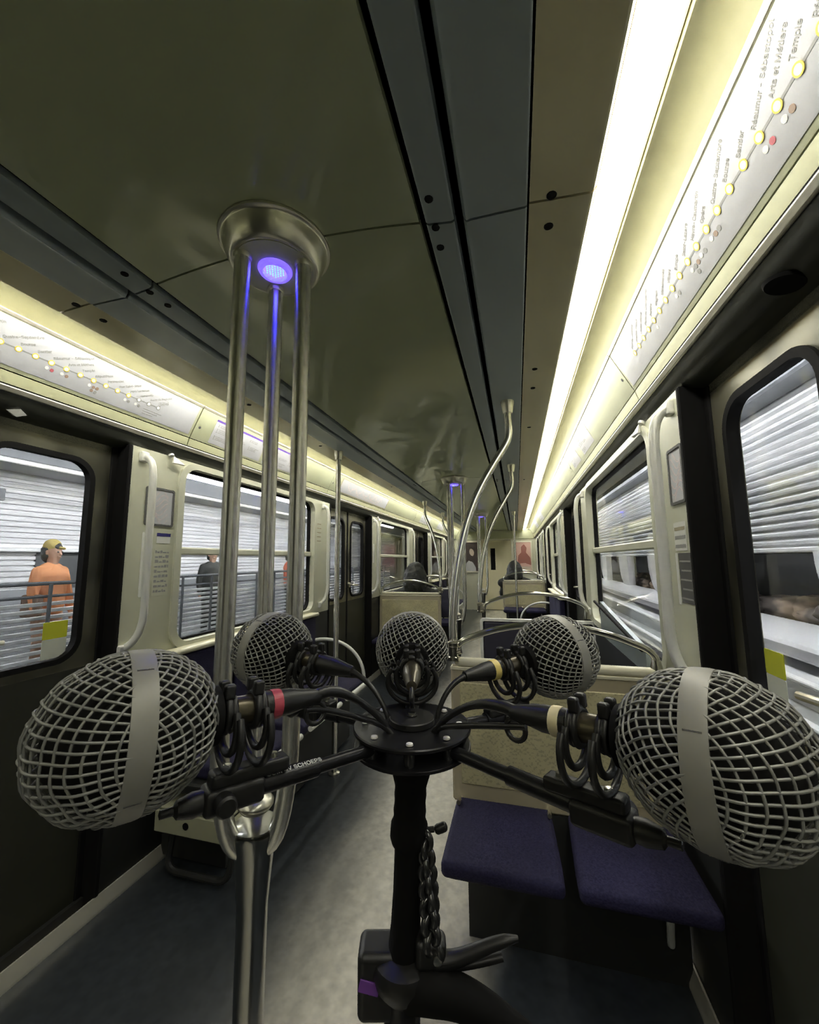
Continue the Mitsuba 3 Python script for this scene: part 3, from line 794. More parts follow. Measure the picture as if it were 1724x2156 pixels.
def partition(s, yf, lab, facing, xa=0.298, xb=1.045, fold=True):
    """A cross bench's partition. Its beige back faces the camera (facing = 'back') or its navy seat side does (facing = 'seat')."""
    g = thing('bench', lab, 'bench', 'cross benches')
    th = 0.03
    if facing == 'back':
        obj('border_panel', sided(s, box(xa, xb, yf, yf + th, 0.44, 0.925, 0.008)), 'beige_border', g)
        obj('laminate_panel', sided(s, box(xa + 0.035, xb - 0.035, yf - 0.0035, yf + 0.004, 0.505, 0.865, 0.003)), 'beige_laminate', g)
        obj('top_rail', sided(s, rbox(xa + 0.018, xb - 0.03, yf - 0.006, yf + th + 0.006, 0.922, 0.952, 0.012, 2)), 'beige_rail', g)
        obj('top_fillet', sided(s, box(xa, xb, yf - 0.005, yf + th + 0.004, 0.908, 0.922, 0.003)), 'beige_rail', g)
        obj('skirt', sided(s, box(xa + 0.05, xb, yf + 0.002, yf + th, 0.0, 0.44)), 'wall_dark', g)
    else:
        obj('frame', sided(s, yplane(rrect(xa - 0.01, xb + 0.03, 0.40, 0.905, 0.02).difference(rrect(xa + 0.010, xb - 0.002, 0.38, 0.887, 0.010)), yf + 0.03, 0.045)), 'white_tube', g)
        obj('back_cushion', sided(s, cushion(xa + 0.010, xb - 0.002, yf - 0.008, yf + 0.025, 0.47, 0.887)), 'navy_panel', g)
        for q in (0, 1):
            m_ = (xa + xb) / 2
            a, b = (xa + 0.01, m_ - 0.012) if q == 0 else (m_ + 0.012, xb - 0.01)
            obj('seat', sided(s, cushion(a, b, yf - 0.44, yf - 0.01, 0.41, 0.465)), 'blue_fabric', g)
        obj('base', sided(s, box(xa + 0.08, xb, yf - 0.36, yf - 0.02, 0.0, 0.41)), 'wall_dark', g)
    obj('arch_handle', sided(s, arch(xa + 0.02, xb - 0.03, yf + 0.015, 0.95, 1.075)), 'chrome', g, 60)
    obj('arch_foot', sided(s, lathe([(0, 0), (0.022, 0), (0.020, 0.03), (0.014, 0.06), (0, 0.06)], (xb - 0.032, yf + 0.015, 0.92), seg=18)), 'chrome', g)
    if facing == 'back' and fold:
        for q, (a, b, ll) in enumerate(((xa + 0.012, 0.655, 'blue'), (0.690, xb - 0.018, 'blue'))):
            m_ = trimesh.convex.convex_hull(np.vstack([cushion(a, b, yf - 0.325, yf - 0.22, 0.405, 0.452).vertices, cushion(a + 0.006, b - 0.012, yf - 0.06, yf - 0.012, 0.425, 0.470).vertices]))
            st = obj('fold_seat', sided(s, m_), 'blue_fabric', g, 50)
            for xx in (a + 0.02, b - 0.02):
                obj('hinge', sided(s, rod((xx, yf - 0.075, 0.478), (xx, yf - 0.002, 0.455), 0.007, 10)), 'steel_bright', st)
            obj('under_tray', sided(s, box(a + 0.02, b - 0.02, yf - 0.30, yf - 0.01, 0.392, 0.41, 0.004)), 'black_plastic', st)
        obj('strut', sided(s, rod((xb - 0.10, yf - 0.18, 0.40), (xb - 0.06, yf - 0.01, 0.12), 0.011, 10)), 'white_tube', g)
        obj('strut', sided(s, rod((xa + 0.09, yf - 0.20, 0.40), (xa + 0.10, yf - 0.02, 0.20), 0.011, 10)), 'black_metal', g)
    return g


g = partition(1, 1.575, 'beige-backed bench with two navy fold-down seats, nearest on the right', 'back')
gl = Polygon([(0.905, 0.952), (1.045, 0.952), (1.045, 1.215), (1.03, 1.215)])
partition(1, 2.985, 'second bench on the right, navy back in a white frame under an arched handle', 'seat')
partition(-1, 4.575, 'beige-backed bench on the left with the black-haired passenger behind it', 'back', fold=True)
partition(-1, 5.985, 'navy-fronted bench on the left facing the black-haired passenger', 'seat')
partition(1, 7.575, 'beige-backed bench far along the right, behind the thin grab pole', 'back', fold=True)
partition(1, 8.985, 'farthest cross bench on the right, facing the camera', 'seat')


def side_bench(s, a, b, lab):
    """seats along the wall between y = a and y = b."""
    g = thing('side_bench', lab, 'bench', 'side benches along the walls')
    n = 3
    w = (b - a) / n
    for k in range(n):
        y0, y1 = a + k * w + 0.012, a + (k + 1) * w - 0.012
        obj('seat', sided(s, cushion(0.575 + 0.02 * 0, 1.0, y0 + 0.02, y1 - 0.02, 0.395, 0.455)), 'blue_fabric', g)
        obj('backrest', sided(s, cushion(0.985, 1.045, y0, y1, 0.48, 0.885)), 'blue_fabric', g)
        obj('front_tube', sided(s, rod((0.535, y0 + 0.03, 0.440), (0.535, y1 - 0.04, 0.440), 0.0145, 14)), 'white_tube', g)
        obj('bracket', sided(s, tube(fillet([(0.545, y1 - 0.05, 0.435), (0.57, y1 - 0.02, 0.42), (0.66, y1 - 0.01, 0.39)], 0.03), 0.010, 10)), 'white_tube', g)
    obj('sill_rail', sided(s, rbox(0.975, 1.050, a - 0.02, b + 0.02, 0.893, 0.918, 0.010, 2)), 'beige_rail', g)
    obj('seat_pan', sided(s, box(0.625, 1.045, a, b, 0.345, 0.392, 0.008)), 'wall_dark', g)
    ar = spline([(1.02, b - 0.02, 0.70), (0.92, b - 0.01, 0.72), (0.76, b, 0.69), (0.64, b, 0.60), (0.585, b, 0.44)], 30)
    obj('arm_tube', sided(s, tube(ar, 0.0125, 12)), 'white_tube', g, 60)
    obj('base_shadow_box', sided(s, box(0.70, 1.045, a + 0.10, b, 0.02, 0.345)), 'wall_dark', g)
    bx = obj('end_box', sided(s, box(0.600, 0.972, a - 0.02, a + 0.02, 0.195, 0.284, 0.006)), 'box_beige', g, label='beige metal box with a round lock hole at the bench end')
    obj('lid', sided(s, box(0.600, 0.972, a - 0.02, a + 0.10, 0.288, 0.300, 0.004)), 'box_beige', bx)
    obj('side_panel', sided(s, box(0.572, 0.598, a - 0.008, a + 0.10, 0.190, 0.292, 0.006)), 'box_beige', bx)
    obj('lock_hole', sided(s, lathe([(0, 0), (0.014, 0), (0.014, 0.004), (0, 0.004)], (0.806, a - 0.0225, 0.240), (0, 1, 0), 18)), 'black_gap', bx)
    loop = fillet([(0.93, a + 0.05, 0.19), (0.93, a + 0.02, 0.03), (0.62, a + 0.02, 0.03), (0.62, a + 0.05, 0.19)], 0.06)
    obj('foot_loop', sided(s, tube(loop, 0.014, 10)), 'wall_dark', g)


side_bench(-1, 1.50, 2.92, 'three navy seats with white tubes along the left wall, nearest on the left')
side_bench(1, 4.55, 6.0, 'navy seats along the right wall, past the second right door')
side_bench(-1, 7.55, 9.0, 'navy seats along the left wall, far end')
# glass wing beside the near right bench
wing = thing('wing_panel', 'clear triangular draught panel edged in black beside the near right bench', 'panel')
pl = Polygon([(1.60, 0.955), (1.62, 1.02), (2.30, 1.17), (2.55, 1.19), (2.55, 0.955)])
obj('black_edge', tube([(0.985, 2.52, 1.085), (1.005, 1.72, 0.985), (1.006, 1.695, 1.005)], 0.007, 8), 'black_rubber', wing)
obj('panel', cat_([on_axes(extrude(Polygon([(1.70, 0.90), (1.70, 0.985), (2.52, 1.085), (2.52, 0.90)]), 0.02), (1.012, 0, 0), (0, 1, 0), (0, 0, 1), (1, 0, 0))]), 'channel_grey', wing)

# ================================================================== MICROPHONE ARRAY
HUBC = np.array([0.446, 0.430, 1.149])


def unit(v):
    v = np.asarray(v, float)
    return v / np.linalg.norm(v)


def basket(center, axis, R, rot=0.0, counts=(10, 12), wr=0.00085):
    """Half of a woven wire ball: a square grid of wires drawn over the dome that looks along axis."""
    a = unit(axis)
    e1 = unit(np.cross([0, 0, 1.0], a))
    e2 = np.cross(a, e1)
    c45, s45 = math.cos(rot), math.sin(rot)
    e1, e2 = c45 * e1 + s45 * e2, -s45 * e1 + c45 * e2
    out = []
    for fam in (0, 1):
        wires = counts[fam]
        for k in range(-wires + 1, wires):
            u = k / wires * 0.995
            h = math.sqrt(max(1 - u * u, 0))
            n = max(8, int(30 * h) + 6)
            ts = np.linspace(-h, h, n)
            U, V = (np.full(n, u), ts) if fam == 0 else (ts, np.full(n, u))
            r = np.sqrt(U * U + V * V) + 1e-9
            th = np.minimum(r, 1) * PI / 2
            rr = R + 0.0007 * (1 if fam == 0 else -1) * np.cos(np.arange(n) * 1.0)
            p = center + (rr * np.cos(th))[:, None] * a + ((rr * np.sin(th) / r) * U)[:, None] * e1 + ((rr * np.sin(th) / r) * V)[:, None] * e2
            out.append(tube(p, wr, 6, cap=False))
    return cat_(out)


def ring_band(center, axis, R, w, th):
    return lathe([(R - 0.001, -w / 2), (R + th, -w / 2 + 0.0006), (R + th + 0.0004, 0), (R + th, w / 2 - 0.0006), (R - 0.001, w / 2)] , center, axis, 72)


def true_band(center, axis, R, w, th):
    pr = [(R - 0.001, -w / 2), (R + th, -w / 2), (R + th + 0.0005, -w / 4), (R + th + 0.0005, w / 4), (R + th, w / 2), (R - 0.001, w / 2), (R - 0.001, -w / 2)]
    m = trimesh.creation.revolve(np.array(pr)[::1], sections=80)
    M = trimesh.geometry.align_vectors([0, 0, 1], unit(axis))
    M[:3, 3] = center
    m.apply_transform(M)
    if m.volume < 0:
        m.invert()
    return m


def lyre(c, ax, side, up, r, drop):
    """A suspension hoop: a clip ring round the mic with two nested loops hanging under it."""
    ms = [tube([c + r * (math.cos(t) * side + math.sin(t) * up) for t in np.linspace(PI * 0.62, PI * 2.38, 26)], 0.0026, 8)]
    for k, (w, d) in enumerate(((r * 1.55, drop * 0.72), (r * 2.35, drop))):
        pts = [c + side * w * sx * math.sin(t) + up * (r * 0.9 - (r * 0.9 + d) * (1 - math.cos(t)) / 2) for sx, t in [(-1, t) for t in np.linspace(0.30 * PI, PI, 14)]]
        pts += [c + side * w * math.sin(t) + up * (r * 0.9 - (r * 0.9 + d) * (1 - math.cos(t)) / 2) for t in np.linspace(PI, 0.30 * PI, 14)][1:]
        ms.append(tube(pts, 0.0028, 8))
    return cat_(ms)


MICS = [('centre', (0.413, 0.560, 1.205), 'wire-ball microphone at the middle of the far row, seen from behind', None),
        ('left', (0.234, 0.491, 1.208), 'wire-ball microphone at the left of the far row, in front of the triple grab pole', 'none'),
        ('right', (0.604, 0.564, 1.205), 'wire-ball microphone at the right of the far row, with a yellow-banded plug', 'tape_yellow'),
        ('near left', (0.306, 0.222, 1.218), 'large wire-ball microphone close by on the left, with a red-banded plug', 'tape_red'),
        ('near right', (0.673, 0.301, 1.208), 'large wire-ball microphone close by on the right, cut by the frame', 'tape_cream')]
stand = thing('microphone_stand', 'black microphone stand whose bolted double disc holds five wire-ball microphones', 'microphone stand')
hx, hy, hz = HUBC
plate = lathe([(0.016, 0), (0.0605, 0), (0.062, 0.0012), (0.062, 0.0035), (0.061, 0.0045), (0.056, 0.0045), (0.054, 0.0035), (0.040, 0.0035), (0.038, 0.0045), (0.016, 0.0045)], (hx, hy, hz + 0.004), seg=64)
obj('upper_disc', plate, 'black_metal', stand)
obj('lower_disc', lathe([(0.012, 0), (0.060, 0), (0.0615, 0.001), (0.0615, 0.0035), (0.060, 0.0045), (0.012, 0.0045)], (hx, hy, hz - 0.014), seg=64), 'black_metal', stand)
obj('hub_cap', lathe([(0.0, 0.0), (0.023, 0.0), (0.024, 0.001), (0.024, 0.006), (0.023, 0.007), (0.006, 0.0075), (0.006, 0.009), (0.0, 0.0095)], (hx, hy, hz + 0.0085), seg=40), 'black_plastic', stand)
obj('hub_screw', lathe([(0, 0), (0.004, 0), (0.0038, 0.0015), (0, 0.002)], (hx, hy, hz + 0.018), seg=16), 'steel_bright', stand)
for k in range(8):
    a = math.radians(45 * k + 12)
    obj('bolt', lathe([(0, 0), (0.0036, 0), (0.0032, 0.0015), (0.0012, 0.0022), (0, 0.0022)], (hx + 0.050 * math.cos(a), hy + 0.050 * math.sin(a), hz + 0.0083), seg=14), 'bolt_glint', stand)
    obj('spacer', lathe([(0.0042, 0), (0.0050, 0.004), (0.0050, 0.012), (0.0042, 0.015)], (hx + 0.052 * math.cos(a), hy + 0.052 * math.sin(a), hz - 0.0105), seg=16), 'black_gloss', stand)
for nm, c, lab, tape in MICS:
    c = np.array(c)
    out = c - HUBC
    out[2] = 0
    out = unit(out)
    a = unit(out + np.array([0, 0, 0.06]))
    up = unit(np.array([0, 0, 1.0]) - a * a[2])
    side = np.cross(up, a)
    R = 0.05
    g = thing('ball_microphone', lab, 'microphone', 'wire-ball microphones on the stand')
    obj('front_basket', basket(c + a * 0.0035, a, R, 0.03), 'mic_grey', g, True)
    obj('rear_basket', basket(c - a * 0.0035, -a, R, {'near left': 0.20, 'near right': 0.75, 'left': 0.35, 'right': -0.35, 'centre': 0.50}[nm], (11, 12)), 'mic_grey', g, True)
    band = obj('band', true_band(c, a, R, 0.0142, 0.0010), 'mic_band', g, 40)
    for q in range(4):
        t = PI / 2 * q + 1.02
        n_ = math.cos(t) * side + math.sin(t) * up
        o_ = c + n_ * (R + 0.0015)
        obj('tab', on_axes(trimesh.creation.box(extents=[0.0008, 0.0090, 0.0006]), o_, np.cross(n_, a), a, n_), 'ink_dark', band)
    obj('foam_core', lathe([(0.0, -0.046), (0.018, -0.042), (0.034, -0.030), (0.043, -0.012), (0.045, 0.0), (0.043, 0.012), (0.034, 0.030), (0.018, 0.042), (0.0, 0.046)], c, a, 36), 'mic_inside', g)
    obj('collar', lathe([(0.014, 0.040), (0.021, 0.043), (0.0225, 0.047), (0.0205, 0.054), (0.014, 0.057)], c, -a, 32), 'black_rubber', g)
    obj('body', lathe([(0.0, 0.050), (0.0095, 0.050), (0.0105, 0.058), (0.0105, 0.088), (0.0098, 0.090), (0.0, 0.090)], c, -a, 28), 'bronze_metal', g)
    plug = lathe([(0.0, 0.090), (0.0108, 0.090), (0.0110, 0.093), (0.0104, 0.112), (0.0085, 0.122), (0.0056, 0.140), (0.0, 0.142)], c, -a, 26)
    mount_z = -0.046
    base = c - a * 0.084
    mt = thing('shock_mount', f'black looped shock mount carrying the {"middle far" if nm == "centre" else nm + (" far" if "near" not in nm else "")} wire-ball microphone', 'shock mount', 'shock mounts of the microphones')
    for d in (0.064, 0.086):
        obj('lyre', lyre(c - a * d, a, side, up, 0.0125, 0.040), 'black_plastic', mt, 60)
        obj('lyre_clip', tube([c - a * (d - 0.004) + 0.0125 * (math.cos(t) * side + math.sin(t) * up) for t in np.linspace(0, 2 * PI, 24)[:-1]], 0.0032, 8, closed=True), 'black_plastic', mt, 60)
        obj('ear', cat_([rbox(-0.004, 0.004, -0.0035, 0.0035, -0.004, 0.007, 0.002).apply_transform(np.r_[np.c_[np.stack([a, side, up], 1), (c - a * (d - 0.004) + up * 0.0155 + side * k * 0.007)], [[0, 0, 0, 1]]]) for k in (-1, 1)]), 'black_plastic', mt)
    bar = [c - a * 0.056 + up * mount_z, c - a * 0.112 + up * mount_z]
    obj('bar', on_axes(rbox(-0.030, 0.030, -0.008, 0.008, -0.0055, 0.0055, 0.003), (bar[0] + bar[1]) / 2, a, side, up), 'black_plastic', mt)
    for k in (-0.018, 0.018):
        obj('bar_screw', lathe([(0, 0), (0.0035, 0), (0.003, 0.003), (0, 0.0035)], (bar[0] + bar[1]) / 2 + a * k + up * 0.0055, up, 12), 'steel_bright', mt)
    # arm of the stand, out to the foot of this mount
    end = c - a * 0.050 + up * (mount_z - 0.013)
    start = HUBC + out * 0.050 + np.array([0, 0, -0.003])
    if nm == 'centre':
        end = c - a * 0.076 + up * (mount_z - 0.006)
        post0 = HUBC + out * 0.070
        obj('upright', tube([HUBC + out * 0.058, HUBC + out * 0.070 + [0, 0, 0.004], end], [0.006, 0.0065, 0.006], 14), 'black_metal', stand)
        obj('clamp_lever', on_axes(rbox(-0.003, 0.003, -0.003, 0.003, -0.011, 0.011, 0.0025), end + side * -0.016 + np.array([0, 0, -0.003]), side, a, (0, 0, 1)), 'black_plastic', mt)
        obj('clamp_pin', rod(end, end + side * -0.016, 0.003, 10), 'black_plastic', mt)
    else:
        mid = start + (end - start) * 0.42
        obj('arm', cat_([rod(start - out * 0.012, mid, 0.0058, 18), rod(mid - (end - start) * 0.02, end, 0.0076, 18)]), 'black_metal', stand)
        hb = obj('swivel_block', on_axes(rbox(-0.024, 0.020, -0.011, 0.011, -0.010, 0.008, 0.004), c - a * 0.070 + up * (mount_z - 0.012), a, side, up), 'black_plastic', mt)
        obj('knob', lathe([(0, 0), (0.007, 0), (0.0075, 0.002), (0.0075, 0.010), (0.006, 0.012), (0, 0.012)], c - a * 0.062 + up * (mount_z - 0.012) + side * 0.010, side, 18), 'black_plastic', mt)
        obj('end_tip', lathe([(0, 0), (0.008, 0), (0.0085, 0.006), (0.006, 0.016), (0.003, 0.018), (0.003, 0.026), (0, 0.027)], end, a, 18), 'black_plastic', mt)
    if nm == 'near left':
        dr_ = unit(end - mid)
        w = text('CCM 4V SCHOEPS', 0.0040, 0.0003, True)
        nrm = unit(np.array([0, 0, 1.0]) * 0.9 + unit(CAM - mid) * 0.45)
        rd = -dr_
        nrm = unit(nrm - rd * (nrm @ rd))
        w.apply_translation([-w.bounds[1][0] / 2, -0.0024, 0])
        obj('arm_lettering', on_axes(w, mid + dr_ * 0.019 + nrm * 0.0074, rd, np.cross(nrm, rd), nrm), 'ink_white', stand, False)
    # plug and cable
    cb = thing('microphone_cable', f'black cable and tapered plug from the {"middle far" if nm == "centre" else nm + (" far" if "near" not in nm else "")} microphone to the stand disc', 'cable', 'microphone cables')
    obj('plug', plug, 'bronze_metal' if nm == 'centre' else 'black_plastic', cb, 50)
    if tape and tape != 'none':
        obj('colour_band', lathe([(0.0, 0.095), (0.0115, 0.095), (0.0116, 0.099), (0.0113, 0.103), (0.0, 0.103)], c, -a, 26), tape, cb)
    p0 = c - a * 0.136
    tgt = HUBC + out * 0.030 + np.array([0, 0, 0.006])
    if 'near' in nm:
        path = spline([p0, c - a * 0.150 + up * 0.002, p0 * 0.55 + tgt * 0.45 + [0, 0, 0.016], tgt * 0.85 + p0 * 0.15 + [0, 0, 0.010], tgt], 34)
        obj('cable', tube(path, np.interp(np.linspace(0, 1, 34), [0, 0.25, 0.5, 1], [0.0055, 0.0050, 0.0034, 0.0030]), 12), 'cable_black', cb, 60)
        p2 = spline([c - a * 0.128 + up * -0.010, c - a * 0.150 + up * -0.014, (c - a * 0.150) * 0.45 + tgt * 0.55 + [0, 0, -0.002], tgt * 0.9 + p0 * 0.1 + [0, 0, 0.004], tgt + side * 0.006], 34)
        obj('second_cable', tube(p2, 0.0028, 10), 'cable_black', cb, 60)
        lp = [c - a * 0.138 - up * 0.014 + 0.009 * (math.cos(t) * a + math.sin(t) * up) for t in np.linspace(0, 2 * PI, 24)[:-1]]
        obj('tie_loop', tube(lp, 0.0022, 8, closed=True), 'cable_black', cb, 60)
    elif nm == 'centre':
        path = spline([c - a * 0.135, c - a * 0.150 + [0, 0, -0.010], HUBC + out * 0.014 + [0, 0, 0.028], HUBC + out * 0.028 + [0, 0, 0.010]], 26)
        obj('cable', tube(path, 0.0026, 10), 'cable_black', cb, 60)
    else:
        path = spline([p0, c - a * 0.152 + [0, 0, -0.004], tgt * 0.5 + (c - a * 0.152) * 0.5 + [0, 0, 0.006], tgt], 26)
        obj('cable', tube(path, np.interp(np.linspace(0, 1, 26), [0, 0.2, 1], [0.0045, 0.0032, 0.0027]), 10), 'cable_black', cb, 60)
# post
lean = np.array([0.012, 0.000, 0.25])
AX = unit(lean)
o_ = HUBC + [0, 0, -0.014]
prof = [(0.0, 0.0), (0.0275, 0.0), (0.0275, 0.004), (0.0240, 0.014), (0.0195, 0.028), (0.0162, 0.040), (0.0168, 0.047), (0.0160, 0.055), (0.0170, 0.063), (0.0162, 0.070), (0.0190, 0.076), (0.0195, 0.088), (0.0175, 0.094), (0.0142, 0.098), (0.0140, 0.14), (0.0150, 0.17), (0.0165, 0.190), (0.0185, 0.201), (0.0, 0.203)]
obj('post_grip', lathe(prof, o_, -AX, 36), 'black_rubber', stand, 50)
obj('post', lathe([(0.0, 0.198), (0.0175, 0.198), (0.0180, 0.30), (0.0180, 1.10), (0.0, 1.10)], o_, -AX, 32), 'black_metal', stand)
foot = o_ - AX * 1.112
obj('base', lathe([(0.0, 0.0), (0.125, 0.0), (0.125, 0.012), (0.11, 0.020), (0.022, 0.026), (0.0, 0.026)], (foot[0], foot[1], 0.0), seg=48), 'black_metal', stand)
q0 = o_ - AX * 0.085
obj('clamp_screw', tube([q0, q0 + _r * 0.026 + [0, 0, 0.003]], 0.0028, 10), 'black_plastic', stand)
obj('clamp_knob', on_axes(rbox(-0.007, 0.007, -0.004, 0.004, -0.0045, 0.0045, 0.0035), q0 + _r * 0.033 + [0, 0, 0.004], unit(_r + [0, 0, 0.35]), (-_r[1], _r[0], 0), np.cross(unit(_r + [0, 0, 0.35]), (-_r[1], _r[0], 0))), 'black_plastic', stand)
# twisted chain hanging beside the post
ch = thing('twisted_chain', 'glossy black twisted chain hanging beside the stand post', 'chain')
c0 = o_ - AX * 0.084 + _r * 0.0165 - _f * np.array([1, 1, 0]) * 0.008
c1 = o_ - AX * 0.184 + _r * 0.0265 - _f * np.array([1, 1, 0]) * 0.016
dd = unit(c1 - c0)
nn = 14
for k in range(nn):
    cc = c0 + (c1 - c0) * (k + 0.5) / nn
    ang = k * PI / 2 * 0.92
    e1 = unit(np.cross(dd, [0.3, 1, 0.1]))
    e2 = np.cross(dd, e1)
    w_ = math.cos(ang) * e1 + math.sin(ang) * e2
    sc_ = 0.85 + 0.35 * k / nn
    lk = [cc + dd * 0.0078 * math.cos(t) + w_ * 0.0074 * sc_ * math.sin(t) for t in np.linspace(0, 2 * PI, 21)[:-1]]
    obj('link', tube(lk, 0.0034 * sc_, 8, closed=True), 'black_gloss', ch, 60)
# clamp with lever and handle
cl = thing('lever_clamp', 'black clamp with lever and long handle on the stand post, purple label on its left', 'clamp')
b0 = o_ - AX * 0.203
RX, FX = _r, np.array([_f[0], _f[1], 0]) / np.linalg.norm(_f[:2])


def PT(dx, dz, df=0.0):
    return b0 + RX * dx + np.array([0, 0, dz]) + FX * df


obj('bracket', on_axes(rbox(-0.024, 0.024, -0.017, 0.017, -0.030, 0.030, 0.007, 2), PT(-0.022, -0.016, 0.004), RX, FX, (0, 0, 1)), 'black_plastic', cl)
obj('label_plate', on_axes(rbox(-0.010, 0.010, -0.0008, 0.0008, -0.0055, 0.0055, 0.0006), PT(-0.034, -0.012, -0.0135), unit(RX + [0, 0, -0.25]), FX, np.cross(unit(RX + [0, 0, -0.25]), FX)), 'label_purple', cl)
obj('collar', lathe([(0.018, 0.0), (0.030, 0.004), (0.033, 0.012), (0.030, 0.024), (0.022, 0.034), (0.018, 0.036)], b0 + [0, 0, 0.010], (0, 0, -1), 36), 'black_plastic', cl, 50)
hp = spline([PT(0.005, -0.012, -0.012), PT(0.030, -0.008, -0.020), PT(0.060, -0.013, -0.024), PT(0.096, -0.031, -0.028), PT(0.124, -0.048, -0.030)], 30)
obj('handle', tube(hp, np.interp(np.linspace(0, 1, 30), [0, 0.2, 0.5, 0.9, 1], [0.018, 0.0175, 0.0150, 0.0125, 0.008]), 20), 'black_rubber', cl, 60)
pv = PT(0.032, 0.016, -0.020)
obj('pivot_block', on_axes(rbox(-0.015, 0.015, -0.010, 0.010, -0.012, 0.014, 0.006, 2), PT(0.026, 0.018, -0.012), RX, FX, (0, 0, 1)), 'black_plastic', cl)
obj('pivot_screw', lathe([(0, 0), (0.0045, 0), (0.004, 0.002), (0, 0.0025)], PT(0.032, 0.018, -0.0215), -FX, 16), 'steel_bright', cl)
lvp = spline([PT(0.030, 0.012, -0.014), PT(0.050, 0.015, -0.016), PT(0.078, 0.026, -0.018), PT(0.110, 0.035, -0.020)], 22)
obj('lever', tube(lvp, np.interp(np.linspace(0, 1, 22), [0, 0.3, 0.85, 1], [0.0085, 0.0068, 0.0050, 0.0025]), 14), 'black_plastic', cl, 60)
obj('lower_lever', tube(spline([PT(0.034, 0.004, -0.012), PT(0.060, 0.006, -0.012), PT(0.096, 0.013, -0.012)], 14), [0.004] * 14, 10), 'black_plastic', cl, 60)

# ================================================================== PEOPLE


def hullchain(chains, edge=0.02, smooth=8):
    parts = []
    for chain in chains:
        sp = [(np.asarray(p, float), r) for p, r in chain]
        for (p, r), (q, s_) in zip(sp[:-1], sp[1:]):
            a = trimesh.creation.icosphere(2, r).vertices + p
            b = trimesh.creation.icosphere(2, s_).vertices + q
            parts.append(m3.Manifold.hull_points(np.vstack([a, b]).astype(np.float32)))
    M = m3.Manifold.batch_boolean(parts, m3.OpType.Add).refine_to_length(edge)
    mm = M.to_mesh()
    tm = trimesh.Trimesh(np.array(mm.vert_properties)[:, :3], np.array(mm.tri_verts), process=True)
    v, f = np.array(tm.vertices), np.array(tm.faces)
    e = np.vstack([f[:, [0, 1]], f[:, [1, 2]], f[:, [2, 0]]])
    e = np.unique(np.vstack([e, e[:, ::-1]]), axis=0)
    deg = np.maximum(np.bincount(e[:, 0], minlength=len(v)), 1)[:, None]
    for _ in range(smooth):
        acc = np.zeros_like(v)
        np.add.at(acc, e[:, 0], v[e[:, 1]])
        mean = np.where(np.bincount(e[:, 0], minlength=len(v))[:, None] > 0, acc / deg, v)
        v = v + 0.4 * (mean - v)
    tm = trimesh.Trimesh(v, f, process=False)
    return tm


